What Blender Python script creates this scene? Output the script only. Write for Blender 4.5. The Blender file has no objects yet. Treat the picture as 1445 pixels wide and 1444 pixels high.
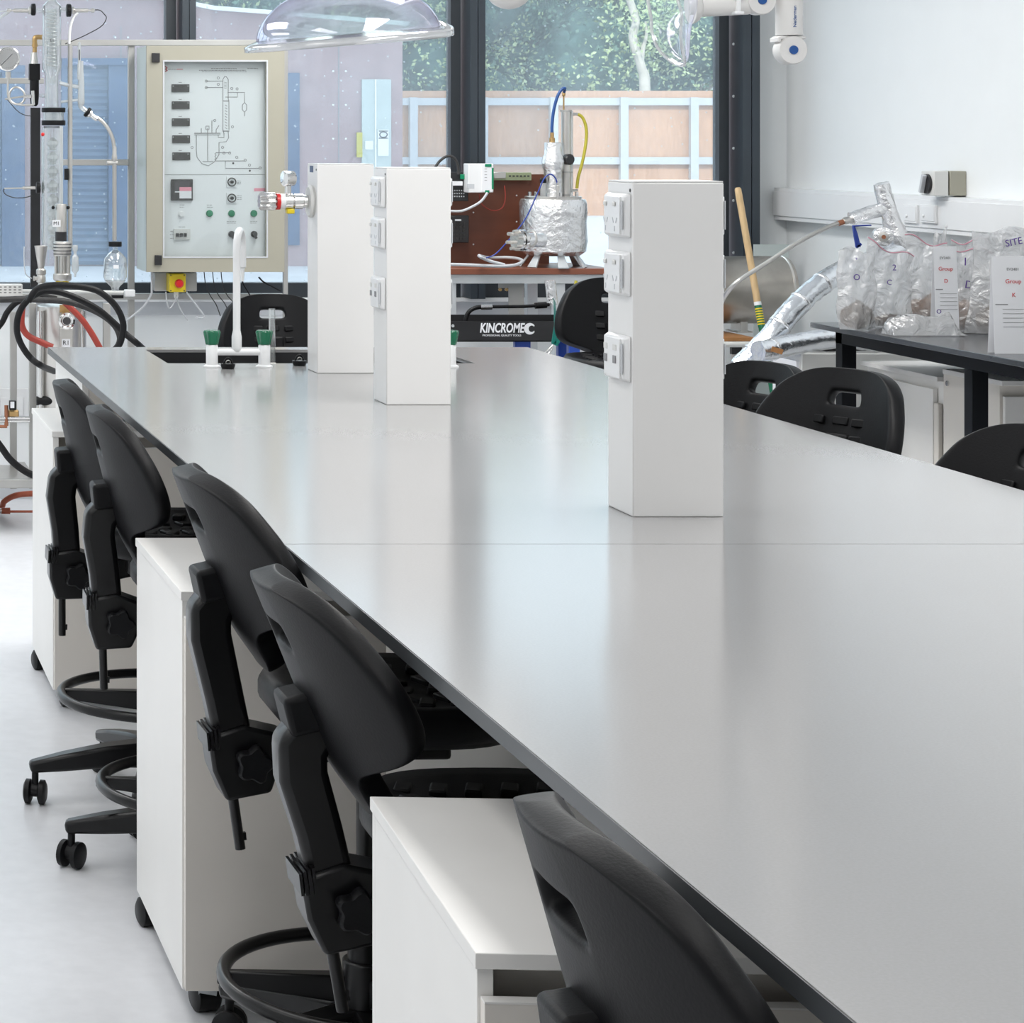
import bpy, bmesh, math, random
from mathutils import Vector, Matrix, Euler
random.seed(7)
scene = bpy.context.scene
COL = scene.collection
PI = math.pi
F, CX, CY, CAMZ = 3300.0, -290.0, 191.0, 1.55

def P(px, py, s):
    """a point of the room: s = pixels per metre at its distance"""
    return Vector(((px - CX) / s, F / s, CAMZ - (py - CY) / s))

# ------------------------------------------------------------------ materials
M = {}
def mat(name, col, rough=0.5, metal=0.0, bump=0.0, bscale=40.0, vary=0.04, vscale=6.0, spec=0.5, coat=0.0,
        trans=0.0, emit=None, estr=0.0, stretch=None):
    m = bpy.data.materials.new(name); m.use_nodes = True
    nt = m.node_tree; b = nt.nodes['Principled BSDF']
    b.inputs['Roughness'].default_value = rough
    b.inputs['Metallic'].default_value = metal
    b.inputs['Specular IOR Level'].default_value = spec
    b.inputs['Coat Weight'].default_value = coat
    b.inputs['Transmission Weight'].default_value = trans
    if emit:
        b.inputs['Emission Color'].default_value = (*emit, 1); b.inputs['Emission Strength'].default_value = estr
    tc = nt.nodes.new('ShaderNodeTexCoord')
    src = tc.outputs['Object']
    if stretch:
        mp = nt.nodes.new('ShaderNodeMapping'); mp.inputs['Scale'].default_value = stretch
        nt.links.new(src, mp.inputs['Vector']); src = mp.outputs['Vector']
    n = nt.nodes.new('ShaderNodeTexNoise'); n.inputs['Scale'].default_value = vscale; n.inputs['Detail'].default_value = 4
    nt.links.new(src, n.inputs['Vector'])
    r = nt.nodes.new('ShaderNodeValToRGB')
    r.color_ramp.elements[0].position = 0.3; r.color_ramp.elements[1].position = 0.7
    r.color_ramp.elements[0].color = (*[max(0, c * (1 - vary)) for c in col], 1)
    r.color_ramp.elements[1].color = (*[min(1, c * (1 + vary)) for c in col], 1)
    nt.links.new(n.outputs['Fac'], r.inputs['Fac']); nt.links.new(r.outputs['Color'], b.inputs['Base Color'])
    if bump:
        n2 = nt.nodes.new('ShaderNodeTexNoise'); n2.inputs['Scale'].default_value = bscale; n2.inputs['Detail'].default_value = 6
        nt.links.new(src, n2.inputs['Vector'])
        bp = nt.nodes.new('ShaderNodeBump'); bp.inputs['Strength'].default_value = bump; bp.inputs['Distance'].default_value = 0.01
        nt.links.new(n2.outputs['Fac'], bp.inputs['Height']); nt.links.new(bp.outputs['Normal'], b.inputs['Normal'])
    M[name] = m
    return m

def clear_mat(name, tint, gloss=0.12, rough=0.05, haze=0.0, hazecol=(1, 1, 1), bump=0.0, bscale=20, edge=0.6, spots=0.0, edgecol=None):
    """thin clear sheet: transparent + reflection at the edges + a little milky scatter"""
    m = bpy.data.materials.new(name); m.use_nodes = True
    nt = m.node_tree; nt.nodes.clear()
    out = nt.nodes.new('ShaderNodeOutputMaterial')
    tr = nt.nodes.new('ShaderNodeBsdfTransparent'); tr.inputs['Color'].default_value = (*tint, 1)
    gl = nt.nodes.new('ShaderNodeBsdfGlossy'); gl.inputs['Roughness'].default_value = rough
    di = nt.nodes.new('ShaderNodeBsdfDiffuse'); di.inputs['Color'].default_value = (*hazecol, 1)
    tl = nt.nodes.new('ShaderNodeBsdfTranslucent'); tl.inputs['Color'].default_value = (*hazecol, 1)
    half = nt.nodes.new('ShaderNodeMixShader'); half.inputs['Fac'].default_value = 0.5
    nt.links.new(di.outputs[0], half.inputs[1]); nt.links.new(tl.outputs[0], half.inputs[2])
    mx1 = nt.nodes.new('ShaderNodeMixShader')
    nt.links.new(tr.outputs[0], mx1.inputs[1]); nt.links.new(half.outputs[0], mx1.inputs[2])
    tc = nt.nodes.new('ShaderNodeTexCoord')
    nz = nt.nodes.new('ShaderNodeTexNoise'); nz.inputs['Scale'].default_value = 3.0; nz.inputs['Detail'].default_value = 5
    nt.links.new(tc.outputs['Object'], nz.inputs['Vector'])
    mr = nt.nodes.new('ShaderNodeMapRange')
    mr.inputs['From Min'].default_value = 0.3; mr.inputs['From Max'].default_value = 0.7
    mr.inputs['To Min'].default_value = haze * 0.75; mr.inputs['To Max'].default_value = haze * 1.25
    nt.links.new(nz.outputs['Fac'], mr.inputs['Value'])
    fac = mr.outputs['Result']
    if spots:
        vo = nt.nodes.new('ShaderNodeTexVoronoi'); vo.inputs['Scale'].default_value = 26
        nt.links.new(tc.outputs['Object'], vo.inputs['Vector'])
        lt = nt.nodes.new('ShaderNodeMath'); lt.operation = 'LESS_THAN'; lt.inputs[1].default_value = 0.11
        nt.links.new(vo.outputs['Distance'], lt.inputs[0])
        sp = nt.nodes.new('ShaderNodeSeparateColor'); nt.links.new(vo.outputs['Color'], sp.inputs['Color'])
        gt = nt.nodes.new('ShaderNodeMath'); gt.operation = 'GREATER_THAN'; gt.inputs[1].default_value = 0.55
        nt.links.new(sp.outputs[0], gt.inputs[0])
        mu = nt.nodes.new('ShaderNodeMath'); mu.operation = 'MULTIPLY'
        nt.links.new(lt.outputs[0], mu.inputs[0]); nt.links.new(gt.outputs[0], mu.inputs[1])
        m2 = nt.nodes.new('ShaderNodeMath'); m2.operation = 'MULTIPLY_ADD'; m2.inputs[1].default_value = spots
        nt.links.new(mu.outputs[0], m2.inputs[0]); nt.links.new(fac, m2.inputs[2]); fac = m2.outputs[0]
    nt.links.new(fac, mx1.inputs['Fac'])
    lw = nt.nodes.new('ShaderNodeLayerWeight'); lw.inputs['Blend'].default_value = 0.35
    mr2 = nt.nodes.new('ShaderNodeMapRange'); mr2.inputs['To Min'].default_value = gloss; mr2.inputs['To Max'].default_value = edge
    nt.links.new(lw.outputs['Facing'], mr2.inputs['Value'])
    if edgecol: gl.inputs['Color'].default_value = (*edgecol, 1)
    mx2 = nt.nodes.new('ShaderNodeMixShader')
    nt.links.new(mr2.outputs['Result'], mx2.inputs['Fac']); nt.links.new(mx1.outputs[0], mx2.inputs[1]); nt.links.new(gl.outputs[0], mx2.inputs[2])
    if bump:
        n2 = nt.nodes.new('ShaderNodeTexNoise'); n2.inputs['Scale'].default_value = bscale; n2.inputs['Detail'].default_value = 4
        n2.inputs['Distortion'].default_value = 1.5
        nt.links.new(tc.outputs['Object'], n2.inputs['Vector'])
        bp = nt.nodes.new('ShaderNodeBump'); bp.inputs['Strength'].default_value = bump; bp.inputs['Distance'].default_value = 0.02
        nt.links.new(n2.outputs['Fac'], bp.inputs['Height'])
        for q in (gl, di): nt.links.new(bp.outputs['Normal'], q.inputs['Normal'])
        nt.links.new(bp.outputs['Normal'], lw.inputs['Normal'])
    nt.links.new(mx2.outputs[0], out.inputs['Surface'])
    M[name] = m
    return m

mat('floor_vinyl', (0.80, 0.81, 0.84), 0.32, vary=0.03, vscale=25, bump=0.02, bscale=200)
mat('wall_paint', (0.87, 0.895, 0.905), 0.6, vary=0.01, bump=0.02, bscale=150)
mat('ceiling_paint', (0.86, 0.87, 0.88), 0.8, vary=0.01)
mat('bench_laminate', (0.33, 0.328, 0.329), 0.15, vary=0.03, vscale=300, spec=1.0)
mat('bench_edge', (0.055, 0.06, 0.065), 0.4)
mat('white_melamine', (0.80, 0.79, 0.77), 0.4, vary=0.015)
mat('shaded_melamine', (0.72, 0.685, 0.635), 0.5, vary=0.02)  # white melamine with the beige of shade put into its colour
mat('tower_white', (0.80, 0.795, 0.79), 0.32, vary=0.01)
mat('plastic_white', (0.83, 0.84, 0.85), 0.3, vary=0.01)
mat('plastic_offwhite', (0.72, 0.72, 0.70), 0.35, vary=0.02)
mat('trim_grey', (0.55, 0.57, 0.6), 0.5)
mat('stool_poly', (0.0045, 0.0046, 0.0055), 0.46, bump=0.05, bscale=260, vary=0.1, spec=0.19)
mat('stool_metal', (0.004, 0.004, 0.0045), 0.28, vary=0.05, spec=0.35)
mat('rubber_black', (0.007, 0.007, 0.008), 0.45, vary=0.1, spec=0.25)
mat('hose_grey', (0.03, 0.029, 0.029), 0.6, vary=0.25, vscale=30, bump=0.3, bscale=80)
mat('red_hose', (0.36, 0.045, 0.03), 0.5, vary=0.2)
mat('orange_hose', (0.42, 0.10, 0.05), 0.35, vary=0.15)
mat('frame_dark', (0.035, 0.042, 0.05), 0.4, metal=0.2, vary=0.05)
mat('frame_blue', (0.05, 0.062, 0.075), 0.35, metal=0.3, vary=0.05)
mat('steel', (0.62, 0.60, 0.57), 0.32, metal=1.0, vary=0.06, bump=0.03, bscale=60)
mat('chrome', (0.75, 0.74, 0.73), 0.15, metal=1.0, vary=0.03)
mat('steel_paint', (0.44, 0.435, 0.42), 0.4, metal=0.35, vary=0.06)
mat('alu', (0.66, 0.69, 0.71), 0.45, metal=0.5, vary=0.05)
mat('brass', (0.55, 0.36, 0.16), 0.35, metal=0.9, vary=0.1)
mat('copper', (0.38, 0.16, 0.09), 0.4, metal=0.7, vary=0.15)
mat('foil', (0.86, 0.86, 0.87), 0.26, metal=0.92, bump=0.9, bscale=38, vary=0.04)
mat('foil_smooth', (0.83, 0.86, 0.9), 0.2, metal=0.92, bump=0.55, bscale=22, vary=0.04)
mat('beige_cabinet', (0.37, 0.355, 0.29), 0.42, vary=0.015)
mat('cabinet_side', (0.52, 0.58, 0.57), 0.4, vary=0.02)
mat('panel_grey', (0.84, 0.86, 0.88), 0.3, vary=0.01)
mat('ink', (0.05, 0.05, 0.055), 0.6)
mat('ink_soft', (0.28, 0.28, 0.29), 0.6)
mat('purple_ink', (0.09, 0.035, 0.25), 0.6)
mat('red_ink', (0.62, 0.05, 0.06), 0.6)
mat('black_plastic', (0.02, 0.02, 0.022), 0.35)
mat('display_black', (0.035, 0.034, 0.032), 0.2)
mat('green_plastic', (0.0, 0.13, 0.06), 0.25, coat=0.3)
mat('green_lamp', (0.0, 0.22, 0.10), 0.25)
mat('yellow_plastic', (0.75, 0.58, 0.02), 0.35)
mat('red_plastic', (0.62, 0.02, 0.02), 0.3)
mat('pink_label', (0.80, 0.32, 0.40), 0.5)
mat('blue_plastic', (0.02, 0.05, 0.30), 0.35)
mat('blue_dot', (0.01, 0.08, 0.30), 0.35)
mat('blue_hose', (0.02, 0.08, 0.27), 0.35)
mat('yellow_hose', (0.52, 0.46, 0.05), 0.4)
mat('teal_strap', (0.0, 0.17, 0.14), 0.5)
mat('cobalt_paint', (0.02, 0.07, 0.40), 0.35)
mat('brown_board', (0.135, 0.045, 0.025), 0.4, vary=0.15, vscale=3, stretch=(1, 1, 6))
mat('brown_top', (0.24, 0.085, 0.05), 0.35, vary=0.1)
mat('wood_light', (0.64, 0.45, 0.24), 0.5, vary=0.12, vscale=10, stretch=(8, 8, 1))
mat('wood_orange', (0.40, 0.19, 0.07), 0.45, vary=0.15)
mat('table_black', (0.04, 0.045, 0.052), 0.2, spec=0.7, vary=0.05)
mat('table_frame', (0.005, 0.006, 0.008), 0.45, spec=0.12)
mat('paper', (0.82, 0.83, 0.86), 0.7, vary=0.01)
mat('soil', (0.16, 0.11, 0.075), 0.9, vary=0.5, vscale=60, bump=1.0, bscale=90)
mat('soil_red', (0.33, 0.18, 0.10), 0.9, vary=0.4, vscale=60, bump=1.0, bscale=90)
mat('zip_red', (0.65, 0.25, 0.33), 0.5)
mat('din_rail', (0.42, 0.48, 0.30), 0.4, metal=0.6)
mat('arm_grey', (0.72, 0.71, 0.70), 0.35, vary=0.01)
mat('collar_purple', (0.34, 0.28, 0.55), 0.4)
mat('cladding_a', (0.385, 0.262, 0.268), 0.6, vary=0.08, vscale=4)
mat('ground_pave', (0.62, 0.63, 0.67), 0.7, vary=0.06, vscale=2)
mat('shutter_blue', (0.105, 0.155, 0.25), 0.45, vary=0.06)
mat('panel_blue', (0.07, 0.11, 0.21), 0.5, vary=0.1)
mat('fence_ply', (0.56, 0.335, 0.225), 0.6, vary=0.10, vscale=5, stretch=(6, 6, 1))
mat('fence_post', (0.52, 0.53, 0.56), 0.5, metal=0.2)
mat('door_green', (0.50, 0.56, 0.55), 0.3)
mat('bark', (0.62, 0.58, 0.52), 0.85, vary=0.2, bump=0.5, bscale=8)
mat('crown_shade', (0.07, 0.135, 0.13), 0.9, vary=0.5, vscale=2.5, bump=0.6, bscale=3)  # bluish shade inside the crowns, put into the colour
mat('leaf_shaded', (0.12, 0.22, 0.17), 0.6, vary=0.35, vscale=1.2)  # leaf tone with shade put into the colour
mat('leaf_sunlit', (0.45, 0.55, 0.30), 0.5, vary=0.35, vscale=1.2)  # same leaves with sunlight put into the colour
mat('soap_blue', (0.16, 0.30, 0.62), 0.35)
mat('tank_steel', (0.46, 0.43, 0.39), 0.33, metal=0.95, vary=0.3, vscale=5, bump=0.04, bscale=30)
mat('lamp_white', (0.9, 0.9, 0.9), 0.5)
clear_mat('window_glass', (0.90, 0.95, 0.97), gloss=0.03, rough=0.02, haze=0.13, hazecol=(0.80, 0.92, 1.0), edge=0.5, spots=0.35)
clear_mat('lab_glass', (0.95, 0.98, 0.98), gloss=0.12, rough=0.04, haze=0.15, edge=1.0)
clear_mat('frit_glass', (0.9, 0.95, 0.95), gloss=0.2, rough=0.1, haze=0.5, edge=0.8)
clear_mat('hood_clear', (0.90, 0.96, 0.95), gloss=0.05, rough=0.06, haze=0.05, edge=0.85, edgecol=(0.85, 0.80, 0.95))
clear_mat('hood_rim', (0.90, 0.92, 0.94), gloss=0.22, rough=0.08, haze=0.42, edge=0.8)
clear_mat('bag_plastic', (0.98, 0.98, 0.99), gloss=0.17, rough=0.16, haze=0.42, hazecol=(1.0, 1.0, 1.0), bump=0.9, bscale=16, edge=0.6)
clear_mat('cover_clear', (0.97, 0.99, 0.99), gloss=0.04, rough=0.03, haze=0.03, edge=0.5)

# ------------------------------------------------------------------ mesh builder
class MB:
    def __init__(self): self.bm = bmesh.new()
    def _xf(self, geom, mtx):
        bmesh.ops.transform(self.bm, matrix=mtx, verts=geom)
    def box(self, lo, hi, rot=None, about=None):
        lo, hi = Vector(lo), Vector(hi)
        r = bmesh.ops.create_cube(self.bm, size=1.0)['verts']
        d = hi - lo; c = (lo + hi) / 2
        for v in r: v.co = Vector((v.co.x * d.x, v.co.y * d.y, v.co.z * d.z)) + c
        if rot is not None:
            a = Vector(about) if about is not None else c
            mt = Matrix.Translation(a) @ Euler(rot).to_matrix().to_4x4() @ Matrix.Translation(-a)
            self._xf(r, mt)
        return r
    def tube(self, pts, r, n=10, cap=True, smooth=0, radii=None, closed=False):
        pts = [Vector(p) for p in pts]
        if smooth: pts = spline(pts, smooth, closed)
        rings = []; prev = None
        m = len(pts)
        for i, p in enumerate(pts):
            if closed: t = pts[(i + 1) % m] - pts[i - 1]
            else: t = pts[min(i + 1, m - 1)] - pts[max(i - 1, 0)]
            t.normalize()
            if prev is None:
                a = Vector((0, 0, 1)) if abs(t.z) < 0.9 else Vector((1, 0, 0))
                u = t.cross(a).normalized()
            else:
                u = prev - t * prev.dot(t)
                u = u.normalized() if u.length > 1e-6 else t.orthogonal().normalized()
            prev = u; w = t.cross(u)
            rr = r if radii is None else radii[min(i, len(radii) - 1)] if len(radii) == m else interp(radii, i / (m - 1))
            rings.append([self.bm.verts.new(p + (u * math.cos(2 * PI * k / n) + w * math.sin(2 * PI * k / n)) * rr) for k in range(n)])
        for i in range(m if closed else m - 1):
            a, b = rings[i], rings[(i + 1) % m]
            for k in range(n):
                self.bm.faces.new((a[k], a[(k + 1) % n], b[(k + 1) % n], b[k]))
        if cap and not closed:
            self.bm.faces.new(list(reversed(rings[0]))); self.bm.faces.new(rings[-1])
        return [v for q in rings for v in q]
    def cyl(self, a, b, r, r2=None, n=20):
        return self.tube([a, b], r, n, radii=[r, r if r2 is None else r2])
    def bar(self, pts, wx, wy, side=(0, 1, 0)):
        """rectangular bar along pts; wx across, wy along side"""
        pts = [Vector(p) for p in pts]; sd = Vector(side).normalized(); rings = []
        m = len(pts)
        for i, p in enumerate(pts):
            t = (pts[min(i + 1, m - 1)] - pts[max(i - 1, 0)]).normalized()
            q = sd.cross(t).normalized()
            a = wx[i] if isinstance(wx, (list, tuple)) else wx
            b = wy[i] if isinstance(wy, (list, tuple)) else wy
            rings.append([self.bm.verts.new(p + q * a / 2 * sx + sd * b / 2 * sy) for sx, sy in ((-1, -1), (1, -1), (1, 1), (-1, 1))])
        for a, b in zip(rings, rings[1:]):
            for k in range(4): self.bm.faces.new((a[k], a[(k + 1) % 4], b[(k + 1) % 4], b[k]))
        self.bm.faces.new(list(reversed(rings[0]))); self.bm.faces.new(rings[-1])
        return [v for q in rings for v in q]
    def lathe(self, prof, origin=(0, 0, 0), axis=(0, 0, 1), n=28, caps=True):
        """prof = [(r, h)...] along axis from origin"""
        ax = Vector(axis).normalized(); o = Vector(origin)
        u = ax.orthogonal().normalized(); w = ax.cross(u); rings = []
        for r, h in prof:
            c = o + ax * h
            if r < 1e-6: rings.append([self.bm.verts.new(c)])
            else: rings.append([self.bm.verts.new(c + (u * math.cos(2 * PI * k / n) + w * math.sin(2 * PI * k / n)) * r) for k in range(n)])
        for a, b in zip(rings, rings[1:]):
            for k in range(n):
                k2 = (k + 1) % n
                if len(a) == 1 and len(b) == 1: continue
                if len(a) == 1: self.bm.faces.new((a[0], b[k2], b[k]))
                elif len(b) == 1: self.bm.faces.new((a[k], a[k2], b[0]))
                else: self.bm.faces.new((a[k], a[k2], b[k2], b[k]))
        if caps:
            if len(rings[0]) > 2: self.bm.faces.new(list(reversed(rings[0])))
            if len(rings[-1]) > 2: self.bm.faces.new(rings[-1])
        return [v for q in rings for v in q]
    def prism(self, poly, axis='y', a=0.0, b=0.1):
        """poly in the plane normal to axis (x: (y,z), y: (x,z), z: (x,y))"""
        def mk(p, d):
            return {'x': Vector((d, p[0], p[1])), 'y': Vector((p[0], d, p[1])), 'z': Vector((p[0], p[1], d))}[axis]
        A = [self.bm.verts.new(mk(p, a)) for p in poly]; B = [self.bm.verts.new(mk(p, b)) for p in poly]
        n = len(poly)
        for k in range(n): self.bm.faces.new((A[k], A[(k + 1) % n], B[(k + 1) % n], B[k]))
        self.bm.faces.new(list(reversed(A))); self.bm.faces.new(B)
        return A + B
    def torus(self, c, R, r, axis=(0, 0, 1), n=48, m=10):
        ax = Vector(axis).normalized(); u = ax.orthogonal().normalized(); w = ax.cross(u); c = Vector(c)
        return self.tube([c + (u * math.cos(2 * PI * k / n) + w * math.sin(2 * PI * k / n)) * R for k in range(n)], r, m, closed=True)
    def sphere(self, c, r, sc=(1, 1, 1), sub=3):
        v = bmesh.ops.create_icosphere(self.bm, subdivisions=sub, radius=r)['verts']
        for q in v: q.co = Vector((q.co.x * sc[0], q.co.y * sc[1], q.co.z * sc[2])) + Vector(c)
        return v
    def build(self, name, m, parent=None, smooth=False, bevel=0.0, seg=2, sub=0, kind=None, keep=False):
        bmesh.ops.recalc_face_normals(self.bm, faces=self.bm.faces[:])
        off = Vector((0, 0, 0)); q = parent
        while q is not None: off += q.location; q = q.parent
        if parent is None and not keep:
            xs = [v.co for v in self.bm.verts]
            lo = Vector((min(v.x for v in xs), min(v.y for v in xs), min(v.z for v in xs)))
            hi = Vector((max(v.x for v in xs), max(v.y for v in xs), max(v.z for v in xs)))
            off = Vector(((lo.x + hi.x) / 2, (lo.y + hi.y) / 2, lo.z))
        bmesh.ops.translate(self.bm, verts=self.bm.verts[:], vec=-off)
        me = bpy.data.meshes.new(name); self.bm.to_mesh(me); self.bm.free()
        o = bpy.data.objects.new(name, me); COL.objects.link(o)
        if parent is not None: o.parent = parent
        elif not keep: o.location = off
        me.materials.append(M[m])
        if smooth:
            for f in me.polygons: f.use_smooth = True
            if smooth != 'all':
                me.set_sharp_from_angle(angle=math.radians(40))
        if bevel:
            b = o.modifiers.new('Bevel', 'BEVEL'); b.width = bevel; b.segments = seg; b.limit_method = 'ANGLE'
            b.angle_limit = math.radians(40); b.harden_normals = False
            if not smooth:
                for f in me.polygons: f.use_smooth = True
                me.set_sharp_from_angle(angle=math.radians(50))
        if sub:
            s = o.modifiers.new('Subdivision', 'SUBSURF'); s.levels = sub; s.render_levels = sub
        if kind: o['kind'] = kind
        return o

def interp(vals, t):
    x = t * (len(vals) - 1); i = min(int(x), len(vals) - 2); f = x - i
    return vals[i] * (1 - f) + vals[i + 1] * f
def spline(pts, k=6, closed=False):
    out = []; n = len(pts)
    rng = range(n) if closed else range(n - 1)
    for i in rng:
        if closed: p0, p1, p2, p3 = pts[i - 1], pts[i], pts[(i + 1) % n], pts[(i + 2) % n]
        else: p0, p1, p2, p3 = pts[max(i - 1, 0)], pts[i], pts[i + 1], pts[min(i + 2, n - 1)]
        for j in range(k):
            t = j / k
            out.append(0.5 * ((2 * p1) + (p2 - p0) * t + (2 * p0 - 5 * p1 + 4 * p2 - p3) * t * t + (3 * p1 - p0 - 3 * p2 + p3) * t ** 3))
    if not closed: out.append(pts[-1])
    return out
def thing(name, label, cat, loc=(0, 0, 0), group=None):
    o = bpy.data.objects.new(name, None); COL.objects.link(o)
    o.location = loc; o['label'] = label; o['category'] = cat; o.empty_display_size = 0.05
    if group: o['group'] = group
    return o
def tag(o, label, cat, group=None):
    o['label'] = label; o['category'] = cat
    if group: o['group'] = group
    return o
def struct(o):
    o['kind'] = 'structure'; return o
def one_box(name, m, lo, hi, parent=None, bevel=0.0, **k):
    b = MB(); b.box(lo, hi); return b.build(name, m, parent, bevel=bevel, **k)
def one_tube(name, m, pts, r, parent=None, smooth=6, n=10):
    b = MB(); b.tube(pts, r, n, smooth=smooth); return b.build(name, m, parent, smooth=True)
def one_cyl(name, m, a, c, r, parent=None, r2=None, n=20):
    b = MB(); b.cyl(a, c, r, r2, n); return b.build(name, m, parent, smooth=True)
def text(name, s, m, origin, height, parent, rot=(PI / 2, 0, 0), align='CENTER', depth=0.0008, shear=0.0, squeeze=1.0, bold=0.0):
    cu = bpy.data.curves.new(name, 'FONT'); cu.body = s; cu.size = height / 0.7; cu.align_x = align; cu.align_y = 'CENTER'
    cu.extrude = depth; cu.offset = bold * height; cu.shear = shear; cu.resolution_u = 3
    t = bpy.data.objects.new(name, cu); COL.objects.link(t)
    bpy.context.view_layer.update()
    me = bpy.data.meshes.new_from_object(t.evaluated_get(bpy.context.evaluated_depsgraph_get()))
    bpy.data.objects.remove(t); bpy.data.curves.remove(cu)
    mt = Matrix.Translation(Vector(origin)) @ Euler(rot).to_matrix().to_4x4() @ Matrix.Diagonal((squeeze, 1, 1, 1))
    off = Vector((0, 0, 0)); q = parent
    while q is not None: off += q.location; q = q.parent
    me.transform(Matrix.Translation(-off) @ mt)
    me.materials.clear(); me.materials.append(M[m])
    o = bpy.data.objects.new(name, me); COL.objects.link(o); o.parent = parent
    return o
def copy_tree(o, parent=None):
    c = o.copy(); COL.objects.link(c)
    if parent is not None: c.parent = parent
    for ch in list(o.children): copy_tree(ch, c)
    return c
# ------------------------------------------------------------------ camera
cam = bpy.data.cameras.new('camera'); co = bpy.data.objects.new('camera', cam); COL.objects.link(co)
co.location = (0, 0, CAMZ); co.rotation_euler = (PI / 2, 0, 0)
cam.sensor_width = 36.0; cam.sensor_fit = 'HORIZONTAL'; cam.lens = F / 1445 * 36.0
cam.shift_x = (722.5 - CX) / 1445; cam.shift_y = -(722 - CY) / 1445
cam.clip_start = 0.05; cam.clip_end = 300
scene.camera = co

# ------------------------------------------------------------------ room shell
XW, YB, XL, YF, ZC = 4.23, 9.97, -3.2, -2.6, 3.0
struct(one_box('floor', 'floor_vinyl', (XL, YF, -0.1), (XW + 0.15, YB + 0.2, 0)))
struct(one_box('ceiling', 'ceiling_paint', (XL, YF, ZC), (XW + 0.15, YB + 0.2, ZC + 0.15)))
struct(one_box('wall_right', 'wall_paint', (XW, YF, 0), (XW + 0.15, YB + 0.2, ZC)))
struct(one_box('wall_left', 'wall_paint', (XL - 0.15, YF, 0), (XL, YB + 0.2, ZC)))
struct(one_box('wall_front', 'wall_paint', (XL, YF - 0.15, 0), (XW, YF, ZC)))
ZS, ZT = 0.86, 2.78
b = MB()
b.box((XL, YB, 0), (XW, YB + 0.2, ZS)); b.box((XL, YB, ZT), (XW, YB + 0.2, ZC)); b.box((4.06, YB, ZS), (XW, YB + 0.2, ZT)); b.box((XL, YB, ZS), (XL + 0.3, YB + 0.2, ZT))
struct(b.build('wall_back', 'wall_paint', keep=True))
struct(one_box('trim_1', 'plastic_white', (XL, YB - 0.035, ZS - 0.018), (4.15, YB + 0.03, ZS), bevel=0.003))
struct(one_box('trim_2', 'trim_grey', (XL, YB - 0.012, ZS - 0.075), (4.15, YB, ZS - 0.018)))
struct(one_box('baseboard_back', 'trim_grey', (XL, YB - 0.012, 0), (XW, YB, 0.1)))
struct(one_box('baseboard_right', 'trim_grey', (XW - 0.012, YF, 0), (XW, YB, 0.1)))
# windows: mullions every 1.23 m
def mull(px0, px1, s=334.5): return (px0 - CX) / s, (px1 - CX) / s
edges = [(-2.07, -1.96), (-0.84, -0.73), (0.385, 0.49), mull(243, 276), mull(648, 684), mull(1030, 1071)]
for i in range(5):
    xa, xb = edges[i][1], edges[i + 1][0]
    t = bpy.data.objects.new('window_%d' % (i + 1), None); COL.objects.link(t); t.location = (xa, YB, ZS); struct(t)
    fr = MB()
    fr.box((xa - 0.002, YB - 0.02, ZS), (xa + 0.012, YB + 0.05, ZT)); fr.box((xb - 0.012, YB - 0.02, ZS), (xb + 0.03, YB + 0.05, ZT))
    fr.box((xa, YB - 0.02, ZS), (xb, YB + 0.05, ZS + 0.062)); fr.box((xa, YB - 0.02, ZT - 0.05), (xb, YB + 0.05, ZT))
    f = fr.build('window_frame', 'frame_dark', t)
    g = MB(); g.box((xa, YB + 0.02, ZS + 0.03), (xb, YB + 0.026, ZT - 0.03)); g.build('pane', 'window_glass', t)
for i, (xa, xb) in enumerate(edges):
    c = MB(); w = xb - xa
    c.box((xa + w * 0.42, YB - 0.115, ZS), (xa + w * 0.70, YB + 0.06, ZT)); c.box((xa + w * 0.73, YB - 0.115, ZS), (xb, YB + 0.06, ZT))
    c.box((xa + w * 0.44, YB - 0.105, ZS), (xb - 0.004, YB + 0.05, ZT))
    o = c.build('window_mullion' if i < 5 else 'window_jamb', 'frame_blue', keep=True); o.name = 'trim_%d' % (i + 3); struct(o)
sc = MB()
for k in range(7): sc.lathe([(0, 0.0), (0.006, 0), (0.006, 0.004), (0, 0.005)], (3.995, YB - 0.02, 1.05 + k * 0.222), (0, -1, 0), 8)
o = sc.build('trim_9', 'alu', keep=True); struct(o)

# ------------------------------------------------------------------ outdoors
struct(one_box('ground', 'ground_pave', (-30, YB + 0.2, -0.2), (60, 75, 0.0)))
struct(one_box('shade_block_tall', 'wall_paint', (XL - 20, YB - 2.0, 3.3), (1.15, YB + 0.1, 34)))  # unseen block added to shade the neighbour building and left fence bays
struct(one_box('shade_block_low', 'wall_paint', (1.25, YB - 2.0, 3.3), (40, YB + 0.1, 6)))  # lower unseen part of the same added shade mass
# neighbouring building 27.7 m away
YN = 27.7; SN = F / YN
def N(px, py): return (px - CX) / SN, CAMZ - (py - CY) / SN
bl = thing('neighbour_building', 'lilac-grey clad building across the yard behind the rig and control cabinet', 'building', (3, YN, 0))
x0, x1 = -6.0, N(568, 0)[0]
w = MB(); w.prism([(x0, 0), (x1, 0), (x1, 2.85), (N(380, 0)[0], N(0, 20)[1]), (N(300, 0)[0], N(0, 14)[1]), (N(220, 0)[0], N(0, -2)[1]), (x0, 3.9)], 'y', YN, YN + 6)
w.build('wall', 'cladding_a', bl)
c = MB(); pts = [(x1 + 0.05, 2.85), (N(380, 0)[0], N(0, 20)[1]), (N(300, 0)[0], N(0, 14)[1]), (N(220, 0)[0], N(0, -2)[1]), (x0, 3.9)]
c.bar([Vector((p[0], YN + 3, p[1] + 0.02)) for p in pts], 0.05, 6.2); c.build('roof_capping', 'plastic_white', bl)
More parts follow.
